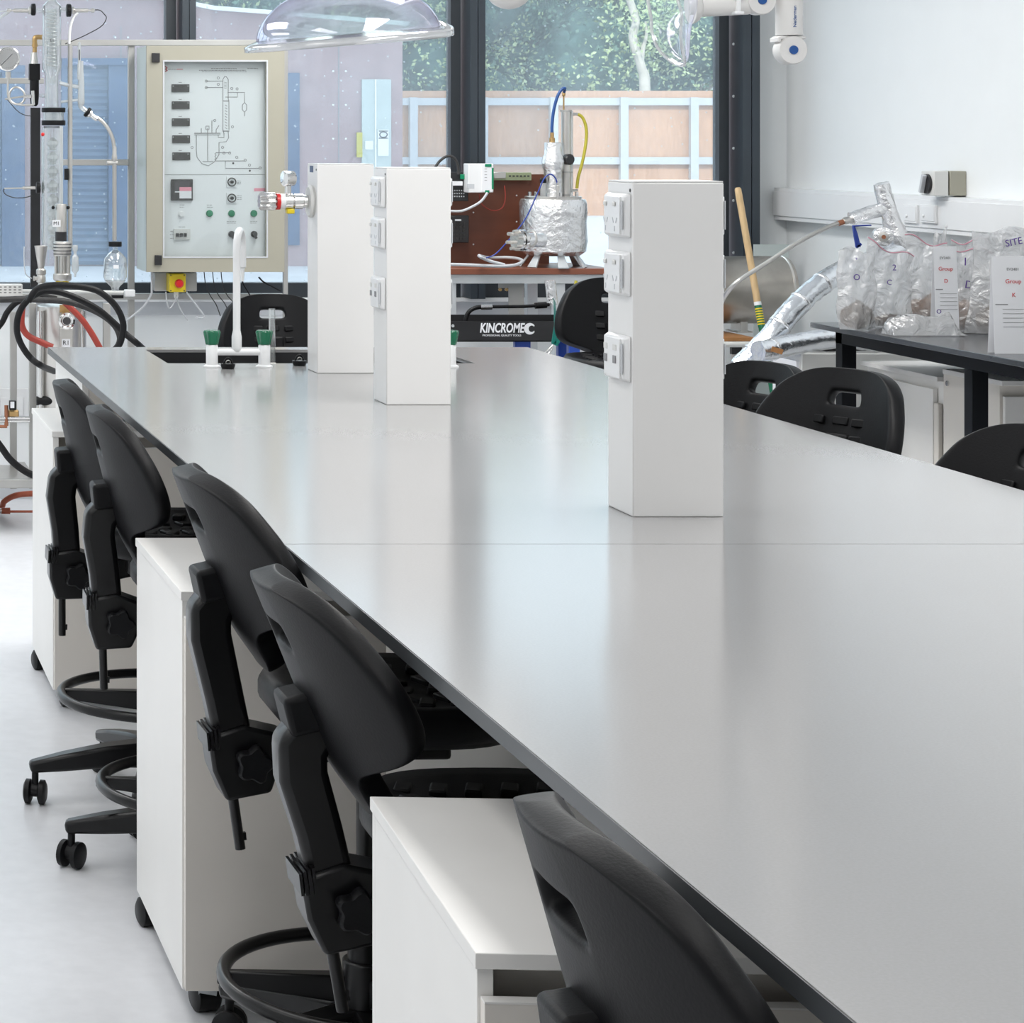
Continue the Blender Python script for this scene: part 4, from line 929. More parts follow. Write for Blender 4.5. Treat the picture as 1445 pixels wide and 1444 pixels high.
# top side arms with thermowells
b = MB(); pipe(b, [(60, 15), (50, 15)], 3.5); pipe(b, [(86, 14), (94, 14)], 3.5); pipe(b, [(64, 135), (56, 135)], 2.8); b.build('side_neck', 'lab_glass', col, smooth=True)
def clampx(x, y0, y1, w, nm='black_clamp'):
    c = G_(x, (y0 + y1) / 2); r = (y1 - y0) / 2 / SG; b = MB(); b.lathe([(r * .9, -w / SG), (r, -w * .7 / SG), (r, w * .7 / SG), (r * .9, w / SG)], c, (1, 0, 0), 20); return b.build(nm, 'rubber_black', col, smooth=True)
clampx(47, 5, 22, 3); clampx(97, 5.5, 24, 3.2)
for xa, xb in ((43, 15), (102, 128)):
    sg = 1 if xb > xa else -1
    b = MB(); c = G_(xa, 14.8); b.lathe([(5.5 / SG, 0), (5.5 / SG, .006), (3.2 / SG, .01), (3.2 / SG, abs(xb - xa) * .8 / SG), (2 / SG, abs(xb - xa) * .8 / SG), (2, 0)] if False else [(5.5 / SG, 0), (5.5 / SG, .006), (3.0 / SG, .01), (3.0 / SG, abs(xb - xa) * .85 / SG), (1.6 / SG, abs(xb - xa) * .86 / SG), (1.6 / SG, abs(xb - xa) / SG)], c, (sg, 0, 0), 16); b.lathe([(2.6 / SG, abs(xb - xa) / SG), (3 / SG, abs(xb - xa) / SG + .004), (3 / SG, abs(xb - xa) / SG + .014), (1 / SG, abs(xb - xa) / SG + .017)], c, (sg, 0, 0), 8)
    b.build('thermowell', 'steel', col, smooth=True)
b = MB(); pipe(b, [(134, 14), (141, 14.5), (147, 20), (150, 26), (143, 37), (122, 49), (104, 57), (92, 62)], 0.7); b.build('sensor_cable', 'hose_grey', col, smooth=True)
b = MB(); pipe(b, [(11, 15), (3, 16), (-20, 17)], 1.2); pipe(b, [(12, 17), (4, 22), (-10, 32)], 2.5); b.build('inlet_tube', 'frit_glass', col, smooth=True)
b = MB(); pipe(b, [(110, 18), (104, 24), (99, 40), (97.5, 62)], 2); b.build('outlet_tube', 'plastic_white', col, smooth=True)
# receiver head, thermometer and braided hose
b = MB(); pipe(b, [(84, 117), (95, 120), (112, 123)], 3); pipe(b, [(86, 144), (100, 142), (112, 141)], 2); turn(b, 114.5, [(3, 86), (3.5, 100), (4.5, 118), (5, 145), (4.2, 148)]); pipe(b, [(114, 144), (114, 150), (118, 154), (122, 157)], 3.6); b.build('reflux_head', 'frit_glass', col, smooth=True)
b = MB(); turn(b, 112, [(0, 59), (2.2, 61), (2.2, 88), (3, 92), (3.4, 112)]); b.build('thermometer', 'frit_glass', col, smooth=True)
b = MB(); pipe(b, [(112, 70), (112, 85)], 1.0, 363, 6); b.build('thermometer_scale', 'ink', col)
c = G_(123.5, 158.5); ax = Vector((0.75, 0, -0.55)); b = MB(); b.lathe([(.018, -.007), (.0205, -.004), (.0205, .004), (.018, .007)], c, ax, 20); b.build('black_clamp', 'rubber_black', col, smooth=True)
b = MB(); b.lathe([(.016, .007), (.017, .014), (.010, .018), (.011, .045), (.007, .05)], c, ax, 16); b.build('hose_fitting', 'chrome', col, smooth=True)
b = MB(); pipe(b, [(136, 165), (146, 173), (154, 184), (159, 196), (161, 208)], 2.7); b.build('braided_hose', 'steel', col, smooth=True)
b = MB(); turn(b, 161.5, [(2.4, 206), (3, 208), (3, 218), (3.8, 220), (3.8, 226), (3, 228), (3, 340)]); c = G_(161.5, 230); b.lathe([(.009, -.03), (.009, .012)], c, (1, 0, 0), 12); b.build('down_pipe', 'steel_paint', col, smooth=True)
# rods and clamps
b = MB(); turn(b, 99, [(3.3, 62), (3.3, 350)]); b.build('support_rod', 'steel_paint', col, smooth=True)
b = MB(); a_ = G_(91, 238); b.box((a_.x, a_.y - .02, a_.z - .044), (a_.x + .014, a_.y + .02, a_.z)); b.build('rod_clamp', 'rubber_black', col)
c = G_(54, 265); b = MB(); b.lathe([(.021, -.008), (.023, -.005), (.023, .005), (.021, .008)], c, (1, 0, 0), 20); b.build('black_clamp', 'rubber_black', col, smooth=True)
b = MB(); pipe(b, [(50, 265), (44, 265), (32, 265.5)], 2.4, smooth=0); pipe(b, [(32, 265.5), (6, 266)], 1.1, smooth=0); b.build('thermowell', 'steel', col, smooth=True)
b = MB(); pipe(b, [(6, 266), (5, 270), (9, 275), (20, 279), (34, 279), (46, 276)], 0.7); b.build('sensor_cable', 'hose_grey', col, smooth=True)
b = MB(); pipe(b, [(69, 262), (60, 265), (57, 265)], 3); b.build('side_neck', 'lab_glass', col, smooth=True)
o = text('unit_mark', 'E1', 'ink', G_(73.5, 57, 375), 4.2 / SG, col); 
b = MB(); c = P(61, 190, 366); b.lathe([(.006, 0), (.0075, .005), (.005, .01), (0, .011)], c, (-.5, -1, .2), 12); b.build('drain_cock', 'red_plastic', col, smooth=True)
# black upright post with solenoid valves and pressure gauge
pp = thing('pressure_line', 'black upright post with brass valves and a round pressure gauge, left of the glass column', 'instrument', (G_(50, 0).x, F / 355, 0.88))
b = MB(); p, q = P(43.5, 152, 355), P(57, 405, 355); b.box((p.x, F / 355, q.z), (q.x, F / 355 + .03, p.z)); b.build('post', 'black_plastic', pp)
b = MB(); turn(b, 48.5, [(6.5, 113), (6.5, 135), (5.5, 147), (3, 150)], 357); p = P(41, 90, 357); q = P(56, 113, 357); b.box((p.x, F / 357 - .018, q.z), (q.x, F / 357 + .018, p.z)); b.build('solenoid', 'rubber_black', pp, smooth=True)
b = MB(); turn(b, 49, [(4, 62), (4, 66), (3, 67), (3.4, 73), (3, 74)], 357); pipe(b, [(49, 62), (49, 54), (52, 52.5), (59, 52.5)], 3.6, 357, smooth=3); b.build('brass_fitting', 'brass', pp, smooth=True)
b = MB(); turn(b, 48, [(4, 74), (6, 88), (6.5, 91)], 357); b.build('valve_body', 'steel', pp, smooth=True)
c = P(10.5, 83, 366)
b = MB(); b.lathe([(.044, .012), (.0475, .006), (.0475, -.012), (.043, -.014), (.041, -.011)], c, (0, 1, 0), 40); gg = b.build('gauge_case', 'chrome', pp, smooth=True)
b = MB(); b.lathe([(.042, 0), (.042, .002), (0, .002)], c + Vector((0, -.008, 0)), (0, -1, 0), 40); b.build('gauge_face', 'paper', gg)
b = MB(); y_ = c.y - .0115; b.bar([Vector((c.x - .024, y_, c.z - .024)), Vector((c.x + .018, y_, c.z + .018))], .0022, .001)
for k in range(-3, 22):
    a = math.radians(225 - k * 13.5 - 40); b.bar([Vector((c.x + math.cos(a) * .033, y_, c.z + math.sin(a) * .033)), Vector((c.x + math.cos(a) * .037, y_, c.z + math.sin(a) * .037))], .0008, .001)
b.build('gauge_needle', 'ink', gg)
b = MB(); pipe(b, [(11.5, 101), (11.5, 110)], 4, 364, smooth=0); pipe(b, [(11.5, 110), (11, 132), (14, 142), (22, 147), (32, 144), (35, 134), (30, 126), (22, 123), (15, 128), (13, 137), (18, 145), (30, 148), (48, 148)], 1.5, 364); pipe(b, [(7, 140), (20, 138), (34, 136)], 1.3, 363, smooth=0); b.build('siphon_tube', 'steel', pp, smooth=True)
b = MB(); pipe(b, [(33, 136), (44, 136)], 2.6, 364, smooth=0); pipe(b, [(46, 128), (47, 148)], 2.4, 364, smooth=0); b.build('hand_valve', 'chrome', pp, smooth=True)
b = MB(); pipe(b, [(10, 140), (24, 156), (34, 162), (44, 164)], .6, 362); b.build('capillary', 'hose_grey', pp, smooth=True)
# receiving flask
fl = thing('round_flask', 'small clear glass receiver flask with black neck clamp beside the column', 'flask', (G_(162.5, 0).x, F / SG, G_(0, 410).z))
b = MB(); turn(b, 162.5, [(3.5, 341), (3.5, 353), (9, 357), (15.5, 365), (16.3, 373), (16.3, 391), (13, 398), (6, 405), (4.5, 411)], caps=False); b.build('vessel', 'lab_glass', fl, smooth=True)
b = MB(); turn(b, 162.5, [(9, 341), (9.3, 342), (9.3, 347), (9, 348)]); b.build('black_clamp', 'rubber_black', fl, smooth=True)
b = MB(); turn(b, 162.5, [(15, 395.5), (12, 399), (5, 405), (0, 405)]); b.build('liquid', 'frit_glass', fl, smooth=True)
b = MB()
for y in (369, 374, 379, 384, 389): p = P(148.5, y, 366); b.box((p.x, p.y, p.z), (p.x + .015, p.y + .001, p.z + .001))
b.build('graduation', 'ink', fl)
p = P(160, 374, 378); one_box('label', 'paper', (p.x, p.y, p.z - .014), (p.x + .02, p.y + .001, p.z), fl)
# stirrer motor M1
mo = thing('stirrer_motor', 'steel stirrer motor labelled M1 over a perforated guard in front of the column', 'motor', (P(87, 0, 372).x, F / 372, P(0, 402, 372).z))
SM = 372
b = MB(); turn(b, 86.3, [(7.5, 288), (7.8, 289), (7.8, 327), (7.5, 327)], SM); b.build('motor_body', 'steel', mo, smooth=True)
b = MB(); turn(b, 86, [(8.2, 327), (8.2, 340)], SM); b.build('coupling', 'black_plastic', mo, smooth=True)
b = MB()
for x in (75, 96): c = P(x, 293, SM); b.sphere(c, .007, sub=2)
b.build('thumb_screw', 'rubber_black', mo)
b = MB(); turn(b, 88, [(12, 341), (12.5, 342), (12.5, 360), (12, 361)], SM); gd = b.build('guard', 'steel', mo, smooth=True)
b = MB()
for r_ in range(4):
    for k in range(18):
        a = PI + PI * (k + .5 * (r_ % 2)) / 18; c = P(88, 344.5 + r_ * 4.6, SM); b.lathe([(.0026, 0), (.0026, .0006), (0, .0006)], (c.x + math.cos(a) * 12.5 / SM, F / SM + math.sin(a) * 12.5 / SM, c.z), (math.cos(a), math.sin(a), 0), 6)
b.build('guard_hole', 'ink', gd)['kind'] = 'stuff'
b = MB()
for k in range(6): a = k * PI / 3 + .3; c = P(88, 378, SM); b.cyl((c.x + math.cos(a) * .027, F / SM + math.sin(a) * .027, c.z - .05), (c.x + math.cos(a) * .027, F / SM + math.sin(a) * .027, c.z + .052), .0055, n=10)
turn(b, 88, [(6, 362), (6, 394)], SM); turn(b, 88, [(12, 386), (13, 387), (13, 394), (11.5, 396)], SM); b.build('stand_off', 'steel', mo, smooth=True)
b = MB(); turn(b, 88, [(9, 394), (9.5, 396), (9.5, 403), (9, 404)], SM); b.build('yellow_seal', 'yellow_plastic', mo, smooth=True)
p = P(81, 313, SM + 8); q = P(92.5, 322.5, SM + 8); one_box('label_plate', 'paper', (p.x, F / SM - 8.6 / SM, q.z), (q.x, F / SM - 7.7 / SM, p.z), mo)
text('label_text', 'M1', 'ink', Vector(((p.x + q.x) / 2, F / SM - 8.9 / SM, (p.z + q.z) / 2)), .0135, mo)
# funnel and ball valve
fu = thing('filling_funnel', 'small steel filling funnel on a ball valve left of the stirrer motor', 'funnel', (P(58, 0, 368).x, F / 368, P(0, 404, 368).z))
b = MB(); turn(b, 58, [(9.6, 347), (9.2, 348), (4.4, 378), (4, 380)], 368, caps=False); b.build('cone', 'steel', fu, smooth=True)
b = MB(); turn(b, 58, [(5, 379), (7, 381), (7, 387), (5.5, 388), (6.5, 391), (6.5, 398), (4, 399), (5, 404)], 368); c = P(58, 393, 368); b.lathe([(.008, 0), (.008, .024), (.01, .025), (.01, .03), (0, .03)], c, (-1, 0, 0), 14); b.build('ball_valve', 'steel', fu, smooth=True)
b = MB(); pipe(b, [(45, 393), (36, 386), (34, 366), (34, 348)], .8, 368); b.build('valve_wire', 'trim_grey', fu, smooth=True)
# drip tube
d_ = thing('drip_tube', 'slim clear drip tube hanging beside the stirrer guard', 'tube', (P(106, 0, 366).x, F / 366, P(0, 392, 366).z))
b = MB(); turn(b, 106, [(3.5, 346), (4, 347), (4, 352), (2, 356), (2.5, 360), (5, 363), (5, 382), (2, 386), (1.2, 391)], 366); b.build('tube', 'frit_glass', d_, smooth=True)
# reactor vessel R1
rv = thing('reactor_vessel', 'polished steel reactor vessel labelled R1 with a round sight glass', 'vessel', (P(84, 0, 366).x, F / 366 + .08, 0.1))
SR = 366
b = MB(); b.lathe([(.0, .36), (.06, .38), (.084, .45), (.087, .5), (.087, .86), (.0885, .865), (.0885, .885), (.08, .89), (.0, .9)], (P(88.5, 0, SR).x, F / SR + .09, 0), n=40); b.build('body', 'steel', rv, smooth=True)
b = MB(); c = P(94, 453, SR + 2); b.lathe([(.02, -.02), (.032, -.018), (.032, .006), (.024, .009), (.02, .006), (.016, .006)], c, (0, -1, 0), 32); sg_ = b.build('sight_glass', 'chrome', rv, smooth=True)
b = MB(); b.lathe([(.0155, 0), (.0155, .003), (0, .003)], c + Vector((0, -.005, 0)), (0, -1, 0), 24); b.build('sight_bore', 'ink', sg_)
b = MB(); p, q = P(84, 462, SR), P(103, 530, SR); b.box((p.x, F / SR - .012, q.z), (q.x, F / SR + .02, p.z)); b.build('bracket', 'steel', rv, bevel=.004)
p, q = P(88, 479, SR + 1), P(99.5, 489, SR + 1); one_box('label_plate', 'paper', (p.x, F / SR - .0145, q.z - .005), (q.x, F / SR - .0125, p.z), rv)
text('label_text', 'R1', 'ink', Vector(((p.x + q.x) / 2, F / SR - .015, (p.z + q.z) / 2 - .001)), .017, rv)
p, q = P(84, 430, SR), P(98, 441, SR); one_box('amber_plate', 'brass', (p.x, F / SR - .014, q.z), (q.x, F / SR, p.z), rv)
b = MB(); b.cyl((P(58, 0, SR).x, F / SR + .03, .206), (P(58, 0, SR).x, F / SR + .03, .87), .012); b.cyl((P(118, 0, SR).x, F / SR + .05, .206), (P(118, 0, SR).x, F / SR + .05, .87), .016); b.build('jacket_pipe', 'chrome', rv, smooth=True)
b = MB(); b.cyl((P(60, 0, SR).x - .02, F / SR + .03, P(0, 567, SR).z), (P(60, 0, SR).x + .06, F / SR + .03, P(0, 567, SR).z), .018); b.build('bottom_fitting', 'rubber_black', rv, smooth=True)
for k in range(3):
    a = 2 * PI * k / 3 + .5; one_cyl('leg', 'steel', (P(86, 0, SR).x + math.cos(a) * .075, F / SR + .09 + math.sin(a) * .075, .206), (P(86, 0, SR).x + math.cos(a) * .075, F / SR + .09 + math.sin(a) * .075, .46), .01, rv)
# white support bar and terminal strip
o = thing('support_bar', 'off-white plastic bar lying level across the rig behind the hoses', 'bar', P(100, 415, 352))
b = MB(); b.tube([P(24, 411, 352), P(175, 413, 352)], 3 / 352, 10); b.build('rod', 'plastic_offwhite', o, smooth=True)
b = MB(); p, q = P(176, 409, 353), P(191, 419, 353); b.box((p.x, F / 353, q.z), (q.x, F / 353 + .03, p.z)); b.build('end_cap', 'plastic_white', o, bevel=.004)
b = MB(); p = P(158, 419, 354); b.box((p.x, p.y, p.z - .006), (p.x + .046, p.y + .02, p.z + .006)); b.build('black_grip', 'rubber_black', o)
o = thing('cable_duct', 'slotted cream cable duct at the left edge of the photo', 'cable duct', P(0, 417, 366))
b = MB(); p, q = P(-60, 401.5, 366), P(32, 418, 366); b.box((p.x, F / 366, q.z), (q.x, F / 366 + .05, p.z)); b.build('duct', 'plastic_offwhite', o, bevel=.002)
b = MB()
for r_ in range(3):
    for k in range(13): p = P(26 - k * 6.8, 404.5 + r_ * 4, 366); b.box((p.x, F / 366 - .001, p.z - .003), (p.x + .010, F / 366, p.z))
b.build('slots', 'ink', o)['kind'] = 'stuff'
# hoses
def hose(m, pts, rpx, label, s, nm='hose'):
    o = one_tube(nm, m, [P(x, y, q[0] if q else s) for x, y, *q in pts], rpx / s, n=14, smooth=8); return tag(o, label, 'hose')
hose('rubber_black', [(215, 505, 372), (196, 487), (178, 472), (160, 455), (140, 438), (115, 424), (88, 413.5), (66, 411), (50, 416), (37, 426), (28, 440), (24, 456), (25, 473), (32, 490), (44, 506), (58, 516), (76, 524, 372)], 4.6, 'black hose forming the large left loop over the reactor', 384)
hose('hose_grey', [(-40, 420), (0, 423), (27, 422), (61, 423.5), (94, 426), (122, 434), (146, 446), (162, 460), (169, 475), (167, 487), (158, 497)], 4.4, 'dusty grey-black hose running in from the left edge and looping down', 378)
hose('rubber_black', [(40, 426), (50, 410), (64, 404), (86, 402.5), (110, 404.5), (136, 410), (156, 424), (168, 440), (174, 458), (172, 476), (166, 490), (150, 505)], 4.6, 'black hose arching highest over the reactor', 390)
hose('rubber_black', [(-30, 490), (0, 459), (10, 441), (22, 428), (38, 421), (60, 419), (80, 422)], 4.2, 'short black hose dropping to the left edge', 373)
hose('red_hose', [(33, 428), (31, 440), (31, 460), (40, 474), (58, 483), (74, 490)], 4.6, 'dark red hose inside the left loop', 369)
hose('red_hose', [(88, 424), (99, 434), (114, 449), (127, 467), (137, 484), (147, 503)], 4.4, 'red hose running diagonally down past the sight glass', 372)
hose('rubber_black', [(-30, 590), (0, 629), (14, 648), (32, 663), (50, 672), (70, 676)], 5, 'black hose hanging low at the left edge', 369)
hose('orange_hose', [(-30, 735), (0, 718), (6, 708), (20, 700), (40, 697), (70, 696)], 4.2, 'orange hose lying on the floor at the left edge', 345.5, 'floor_hose')
o = thing('hose_clamp_fitting', 'red and steel hose fitting on the floor beside the orange hose', 'fitting', (P(2, 722, 348).x, F / 348, 0.0))
b = MB(); c = P(2, 721, 348); b.cyl(c, c + Vector((.035, 0, 0)), .013); b.build('red_cap', 'orange_hose', o, smooth=True); b = MB(); b.cyl(c - Vector((.09, 0, 0)), c, .011); b.build('steel_tail', 'chrome', o, smooth=True)
b = MB(); b.tube([c + Vector((.03, 0, -.003)), c + Vector((.25, 0.0, -.003))], .005, 8); b.build('thin_tube', 'orange_hose', o, smooth=True)
# valve at the left edge
o = thing('solenoid_valve', 'brass solenoid valve with copper pipe at the left edge of the rig', 'valve', P(18, 592, 366))
b = MB(); p, q = P(12, 579, 366), P(27, 592, 366); b.box((p.x, F / 366, q.z), (q.x, F / 366 + .035, p.z)); b.build('valve_body', 'brass', o, bevel=.006)
b = MB(); p, q = P(13.5, 566, 367), P(23, 579, 367); b.box((p.x, F / 367, q.z), (q.x, F / 367 + .03, p.z)); cb_ = b.build('coil', 'rubber_black', o, bevel=.002)
b = MB(); p, q = P(15.5, 568, 368), P(21, 577, 368); b.box((p.x, F / 367 - .001, q.z), (q.x, F / 367, p.z)); b.build('rating_label', 'paper', cb_)
b = MB(); b.tube([P(9, 572, 366), P(9, 601, 366)], .008, 10); b.tube([P(-20, 602, 366), P(10, 602, 366)], .006, 10); b.build('copper_pipe', 'copper', o, smooth=True)
b = MB(); b.tube([P(-20, 590, 366), P(42, 590, 366)], .007, 10); b.tube([P(-20, 594.5, 366), P(42, 594.5, 366)], .005, 10); b.build('steel_pipe', 'chrome', o, smooth=True)
# wall outlet low on the window wall
o = thing('wall_outlet', 'white double wall outlet low on the wall behind the rig frame', 'outlet', (P(5, 0, 331).x, YB - .02, P(0, 590, 331).z))
b = MB(); p, q = P(-60, 549, 332), P(41, 592, 332); b.box((p.x, YB - .02, q.z), (q.x, YB, p.z)); b.build('back_plate', 'plastic_white', o, bevel=.002)
for xa, xb in ((-40, -2), (2, 34)):
    b = MB(); p, q = P(xa, 562, 333), P(xb, 588, 333); b.box((p.x, YB - .028, q.z), (q.x, YB - .02, p.z)); b.build('socket', 'plastic_white', o, bevel=.002)
# ------------------------------------------------------------------ brown workbench by the window
SW = 360.0; YW = F / SW
wb = thing('pilot_workbench', 'brown-topped workbench on a pale steel frame under the middle window with a brown backboard', 'workbench', (P(740, 0, SW).x, YW + .2, 0))
ZW = P(0, 379, SW).z
xa, xb = P(618, 0, SW).x, P(864, 0, SW).x
b = MB(); b.box((xa, YW, ZW - .024), (xb, YW + .42, ZW)); b.build('worktop', 'brown_top', wb, bevel=.002)
p, q = P(628, 246, 347), P(775, 378, 347); b = MB(); b.box((p.x, F / 347, ZW), (q.x, F / 347 + .018, p.z)); bb = b.build('backboard', 'brown_board', wb)
b = MB()
for x, y in ((729, 276), (729, 313), (668, 300), (668, 345)): e = P(x, y, 347); b.sphere(e, .004, sub=1)
b.build('board_screw', 'alu', bb)['kind'] = 'stuff'
zr_ = P(0, 400.5, SW).z
b = MB(); b.box((xa + .02, YW + .012, zr_), (P(824, 0, SW).x, YW + .05, ZW - .024)); b.box((xa + .02, YW + .36, zr_), (xb - .02, YW + .4, ZW - .024)); b.build('frame_rail', 'alu', wb)
b = MB(); e = P(822, 400.5, SW); b.prism([(e.x, zr_), (e.x, ZW - .024), (xb, ZW - .024), (xb, ZW - .03), (P(838, 0, SW).x, zr_ + .003)], 'y', YW + .016, YW + .02); b.build('gusset_plate', 'alu', wb)
for pa, pb in ((636, 646), (785, 800)):
    a_, c_ = P(pa, 0, SW).x, P(pb, 0, SW).x
    for yy in (YW + .02, YW + .36): one_box('leg', 'alu', (a_, yy, 0), (c_, yy + c_ - a_, zr_), wb, bevel=.002)
a_, c_ = P(716, 0, SW - 3).x, P(737, 0, SW - 3).x; b = MB(); b.box((a_, YW + .055, P(0, 462, SW).z), (c_, YW + .065, zr_)); b.box((P(709, 0, SW).x, YW + .05, zr_ - .02), (c_, YW + .055, zr_)); pt = b.build('centre_bracket', 'steel_paint', wb)
b = MB()
for x in (711, 720): e = P(x, 410, SW); b.lathe([(.006, 0), (.006, .012), (0, .012)], (e.x, YW + .055, e.z), (0, -1, 0), 10)
b.build('bracket_bolt', 'brass', pt)
# electronics on the board
def bx(nm, m, a_, c_, s, dep, parent=None, bevel=.002):
    p, q = P(*a_, s), P(*c_, s); return one_box(nm, m, (p.x, F / s, q.z), (q.x, F / s + dep, p.z), parent, bevel=bevel)
dn = thing('din_rail', 'yellow-green slotted mounting rail along the top of the brown backboard', 'rail', P(700, 254, 348))
bx('rail', 'din_rail', (634, 243.5), (750, 254.5), 348, .008, dn, .001)
b = MB()
for k in range(6): p = P(718 + k * 5.2, 247.5, 348.2); b.box((p.x, p.y - .001, p.z - .006), (p.x + .009, p.y, p.z))
b.build('slot', 'ink', dn)['kind'] = 'stuff'
bx('end_stop', 'steel', (697, 243), (714, 252), 349, .02, dn)
pc = thing('process_controller', 'white controller block with green edges clipped on the slotted rail', 'controller', P(679, 272, 352))
p, q = P(661, 231, 354), P(696.5, 272, 354); d_y = .07
b = MB(); b.box((p.x, F / 354, q.z), (q.x, F / 354 + d_y, p.z)); b.build('case', 'plastic_white', pc, bevel=.003)
one_box('front_face', 'paper', (P(680, 0, 354).x, F / 354 - .004, q.z + .004), (q.x - .004, F / 354, p.z - .003), pc)
for xa_, ya, xb_, yb in ((693.5, 237, 696, 267), (684, 231.5, 693, 235.5), (684, 268.5, 690, 272)):
    p1, q1 = P(xa_, ya, 354), P(xb_, yb, 354); one_box('green_edge', 'green_lamp', (p1.x, F / 354 - .006, q1.z), (q1.x, F / 354 - .003, p1.z), pc)
b = MB()
for y in (239, 243, 247, 251, 255): p1 = P(686, y, 355); b.box((p1.x, F / 354 - .005, p1.z), (p1.x + .01, F / 354 - .004, p1.z + .002))
b.build('printed_legend', 'ink_soft', pc)['kind'] = 'stuff'
p1 = P(662, 260, 355); one_box('type_label', 'trim_grey', (p1.x, F / 354 - .001, p1.z - .018), (p1.x + .028, F / 354, p1.z), pc)
tb = thing('terminal_block', 'black terminal block with rows of pale contacts left of the white controller', 'terminal block', P(648, 284, 350))
bx('block', 'black_plastic', (628, 243), (661, 284), 351, .04, tb)
b = MB()
for r_ in range(3):
    for k in range(8): p1 = P(634 + k * 3.2, 270 + r_ * 4.2, 352); b.box((p1.x, F / 351 - .002, p1.z), (p1.x + .004, F / 351, p1.z + .005))
b.build('contact', 'trim_grey', tb)['kind'] = 'stuff'
bx('white_tag', 'paper', (639, 256), (653, 262), 352, .01, tb, .001); bx('green_mount', 'green_lamp', (650, 246), (660, 253), 352, .01, tb, .001)
kp = thing('keypad_terminal', 'black wall keypad on the left of the brown backboard', 'keypad', P(650, 344, 350))
bx('case', 'black_plastic', (632, 304), (662, 343), 350, .03, kp, .004)
b = MB()
for r_ in range(5):
    for k in range(4): p1 = P(641 + k * 5, 314 + r_ * 5.5, 351); b.box((p1.x, F / 350 - .004, p1.z - .008), (p1.x + .008, F / 350, p1.z))
b.build('key', 'hose_grey', kp)['kind'] = 'stuff'
bx('display', 'trim_grey', (643, 309.5), (651, 312), 351, .012, kp, .0005)
def cab2(nm, m, pts, r, label, s, cat='cable'):
    return tag(one_tube(nm, m, [P(x, y, (q[0] if q else s)) for x, y, *q in pts], r), label, cat)
cab2('cable', 'hose_grey', [(612, 240), (620, 228), (631, 220.5), (641, 223), (646, 234), (647, 246)], .0055, 'grey cable arching up from behind the middle tower to the terminal block', 356)
cab2('cable', 'trim_grey', [(625, 297), (650, 298), (668, 291), (680, 283), (688, 272)], .005, 'pale grey cable sagging across the brown backboard below the controller', 358)
cab2('cable', 'red_hose', [(676, 274), (680, 288), (694, 297), (708, 294), (713, 280), (712, 262)], .0022, 'thin red wire loop hanging from the controller', 350)
cab2('cable', 'blue_plastic', [(787, 262), (784, 252), (777, 246), (768, 252), (758, 274), (742, 308), (722, 334), (700, 358), (686, 364)], .0024, 'thin blue wire arching down in front of the foil-wrapped reactor', 376)
cab2('coiled_tube', 'trim_grey', [(625, 373), (660, 374), (700, 375.5), (725, 374.5), (737, 369.5, 360), (732, 365.5, 356), (715, 363.5, 353), (690, 364, 354), (676, 361), (690, 368), (712, 374)], .0065, 'pale braided tube coiled on the brown worktop', 362, 'tube')
bx_ = P(678, 361, 366)
# foil wrapped reactor
SRF = 371.0; xr = P(780, 0, SRF).x; yr = YW + .20 - .09
fo = thing('foil_reactor', 'foil-wrapped round reactor on small feet with a foil column on top', 'reactor', (xr, yr, ZW))
SRF = F / yr
def z_(y): return CAMZ - (y - CY) / SRF
xr = P(780.5, 0, SRF).x
b = MB(); rr = 45.5 / SRF
pr = [(0, z_(360)), (rr * .8, z_(360)), (rr * .97, z_(354)), (rr * 1.0, z_(340)), (rr * .985, z_(315)), (rr * 1.01, z_(300)), (rr, z_(286)), (rr * .95, z_(281)), (0, z_(280.5))]
v = b.lathe(pr, (xr, yr, 0), n=64)
for w in v:
    a = math.atan2(w.co.y - yr, w.co.x - xr); f = 1 + .012 * math.sin(a * 9 + w.co.z * 60) + .01 * math.sin(a * 23 + w.co.z * 31); w.co.x = xr + (w.co.x - xr) * f; w.co.y = yr + (w.co.y - yr) * f
b.build('vessel', 'foil', fo, smooth=True)
xc = P(780.5, 0, SRF).x
b = MB(); b.lathe([(12.5 / SRF, z_(281)), (12.5 / SRF, z_(240)), (14 / SRF, z_(238)), (15.5 / SRF, z_(228)), (14 / SRF, z_(221)), (12 / SRF, z_(218)), (12 / SRF, z_(202)), (11 / SRF, z_(201)), (0, z_(201))], (xc, yr, 0), n=36); b.build('foil_column', 'foil', fo, smooth=True)
b = MB(); b.lathe([(4 / SRF, z_(202)), (4 / SRF, z_(195)), (2.7 / SRF, z_(194)), (2.7 / SRF, z_(187)), (0, z_(187))], (xc - .004, yr, 0), n=12); b.build('brass_fitting', 'brass', fo, smooth=True)
b = MB(); b.lathe([(38 / SRF, z_(281.5)), (38.5 / SRF, z_(281)), (38.5 / SRF, z_(277.5)), (38 / SRF, z_(277)), (0, z_(277))], (xr, yr, 0), n=40); lid = b.build('lid', 'steel', fo, smooth=True)
b = MB()
for k in range(12):
    a = 2 * PI * k / 12; b.cyl((xr + math.cos(a) * .092, yr + math.sin(a) * .092, z_(277)), (xr + math.cos(a) * .092, yr + math.sin(a) * .092, z_(271)), .006, n=8)
b.build('lid_bolt', 'chrome', lid, smooth=True)
for k in range(5):
    a = -PI / 2 + (k - 2) * 1.0; u = Vector((math.cos(a), math.sin(a), 0)); sd = Vector((-u.y, u.x, 0)); c = Vector((xr, yr, 0))
    b = MB(); b.bar([c + u * .085 + Vector((0, 0, z_(356))), c + u * .125 + Vector((0, 0, ZW + .001))], [.008, .008], [.02, .042], sd); b.build('foot', 'alu', fo, bevel=.001)
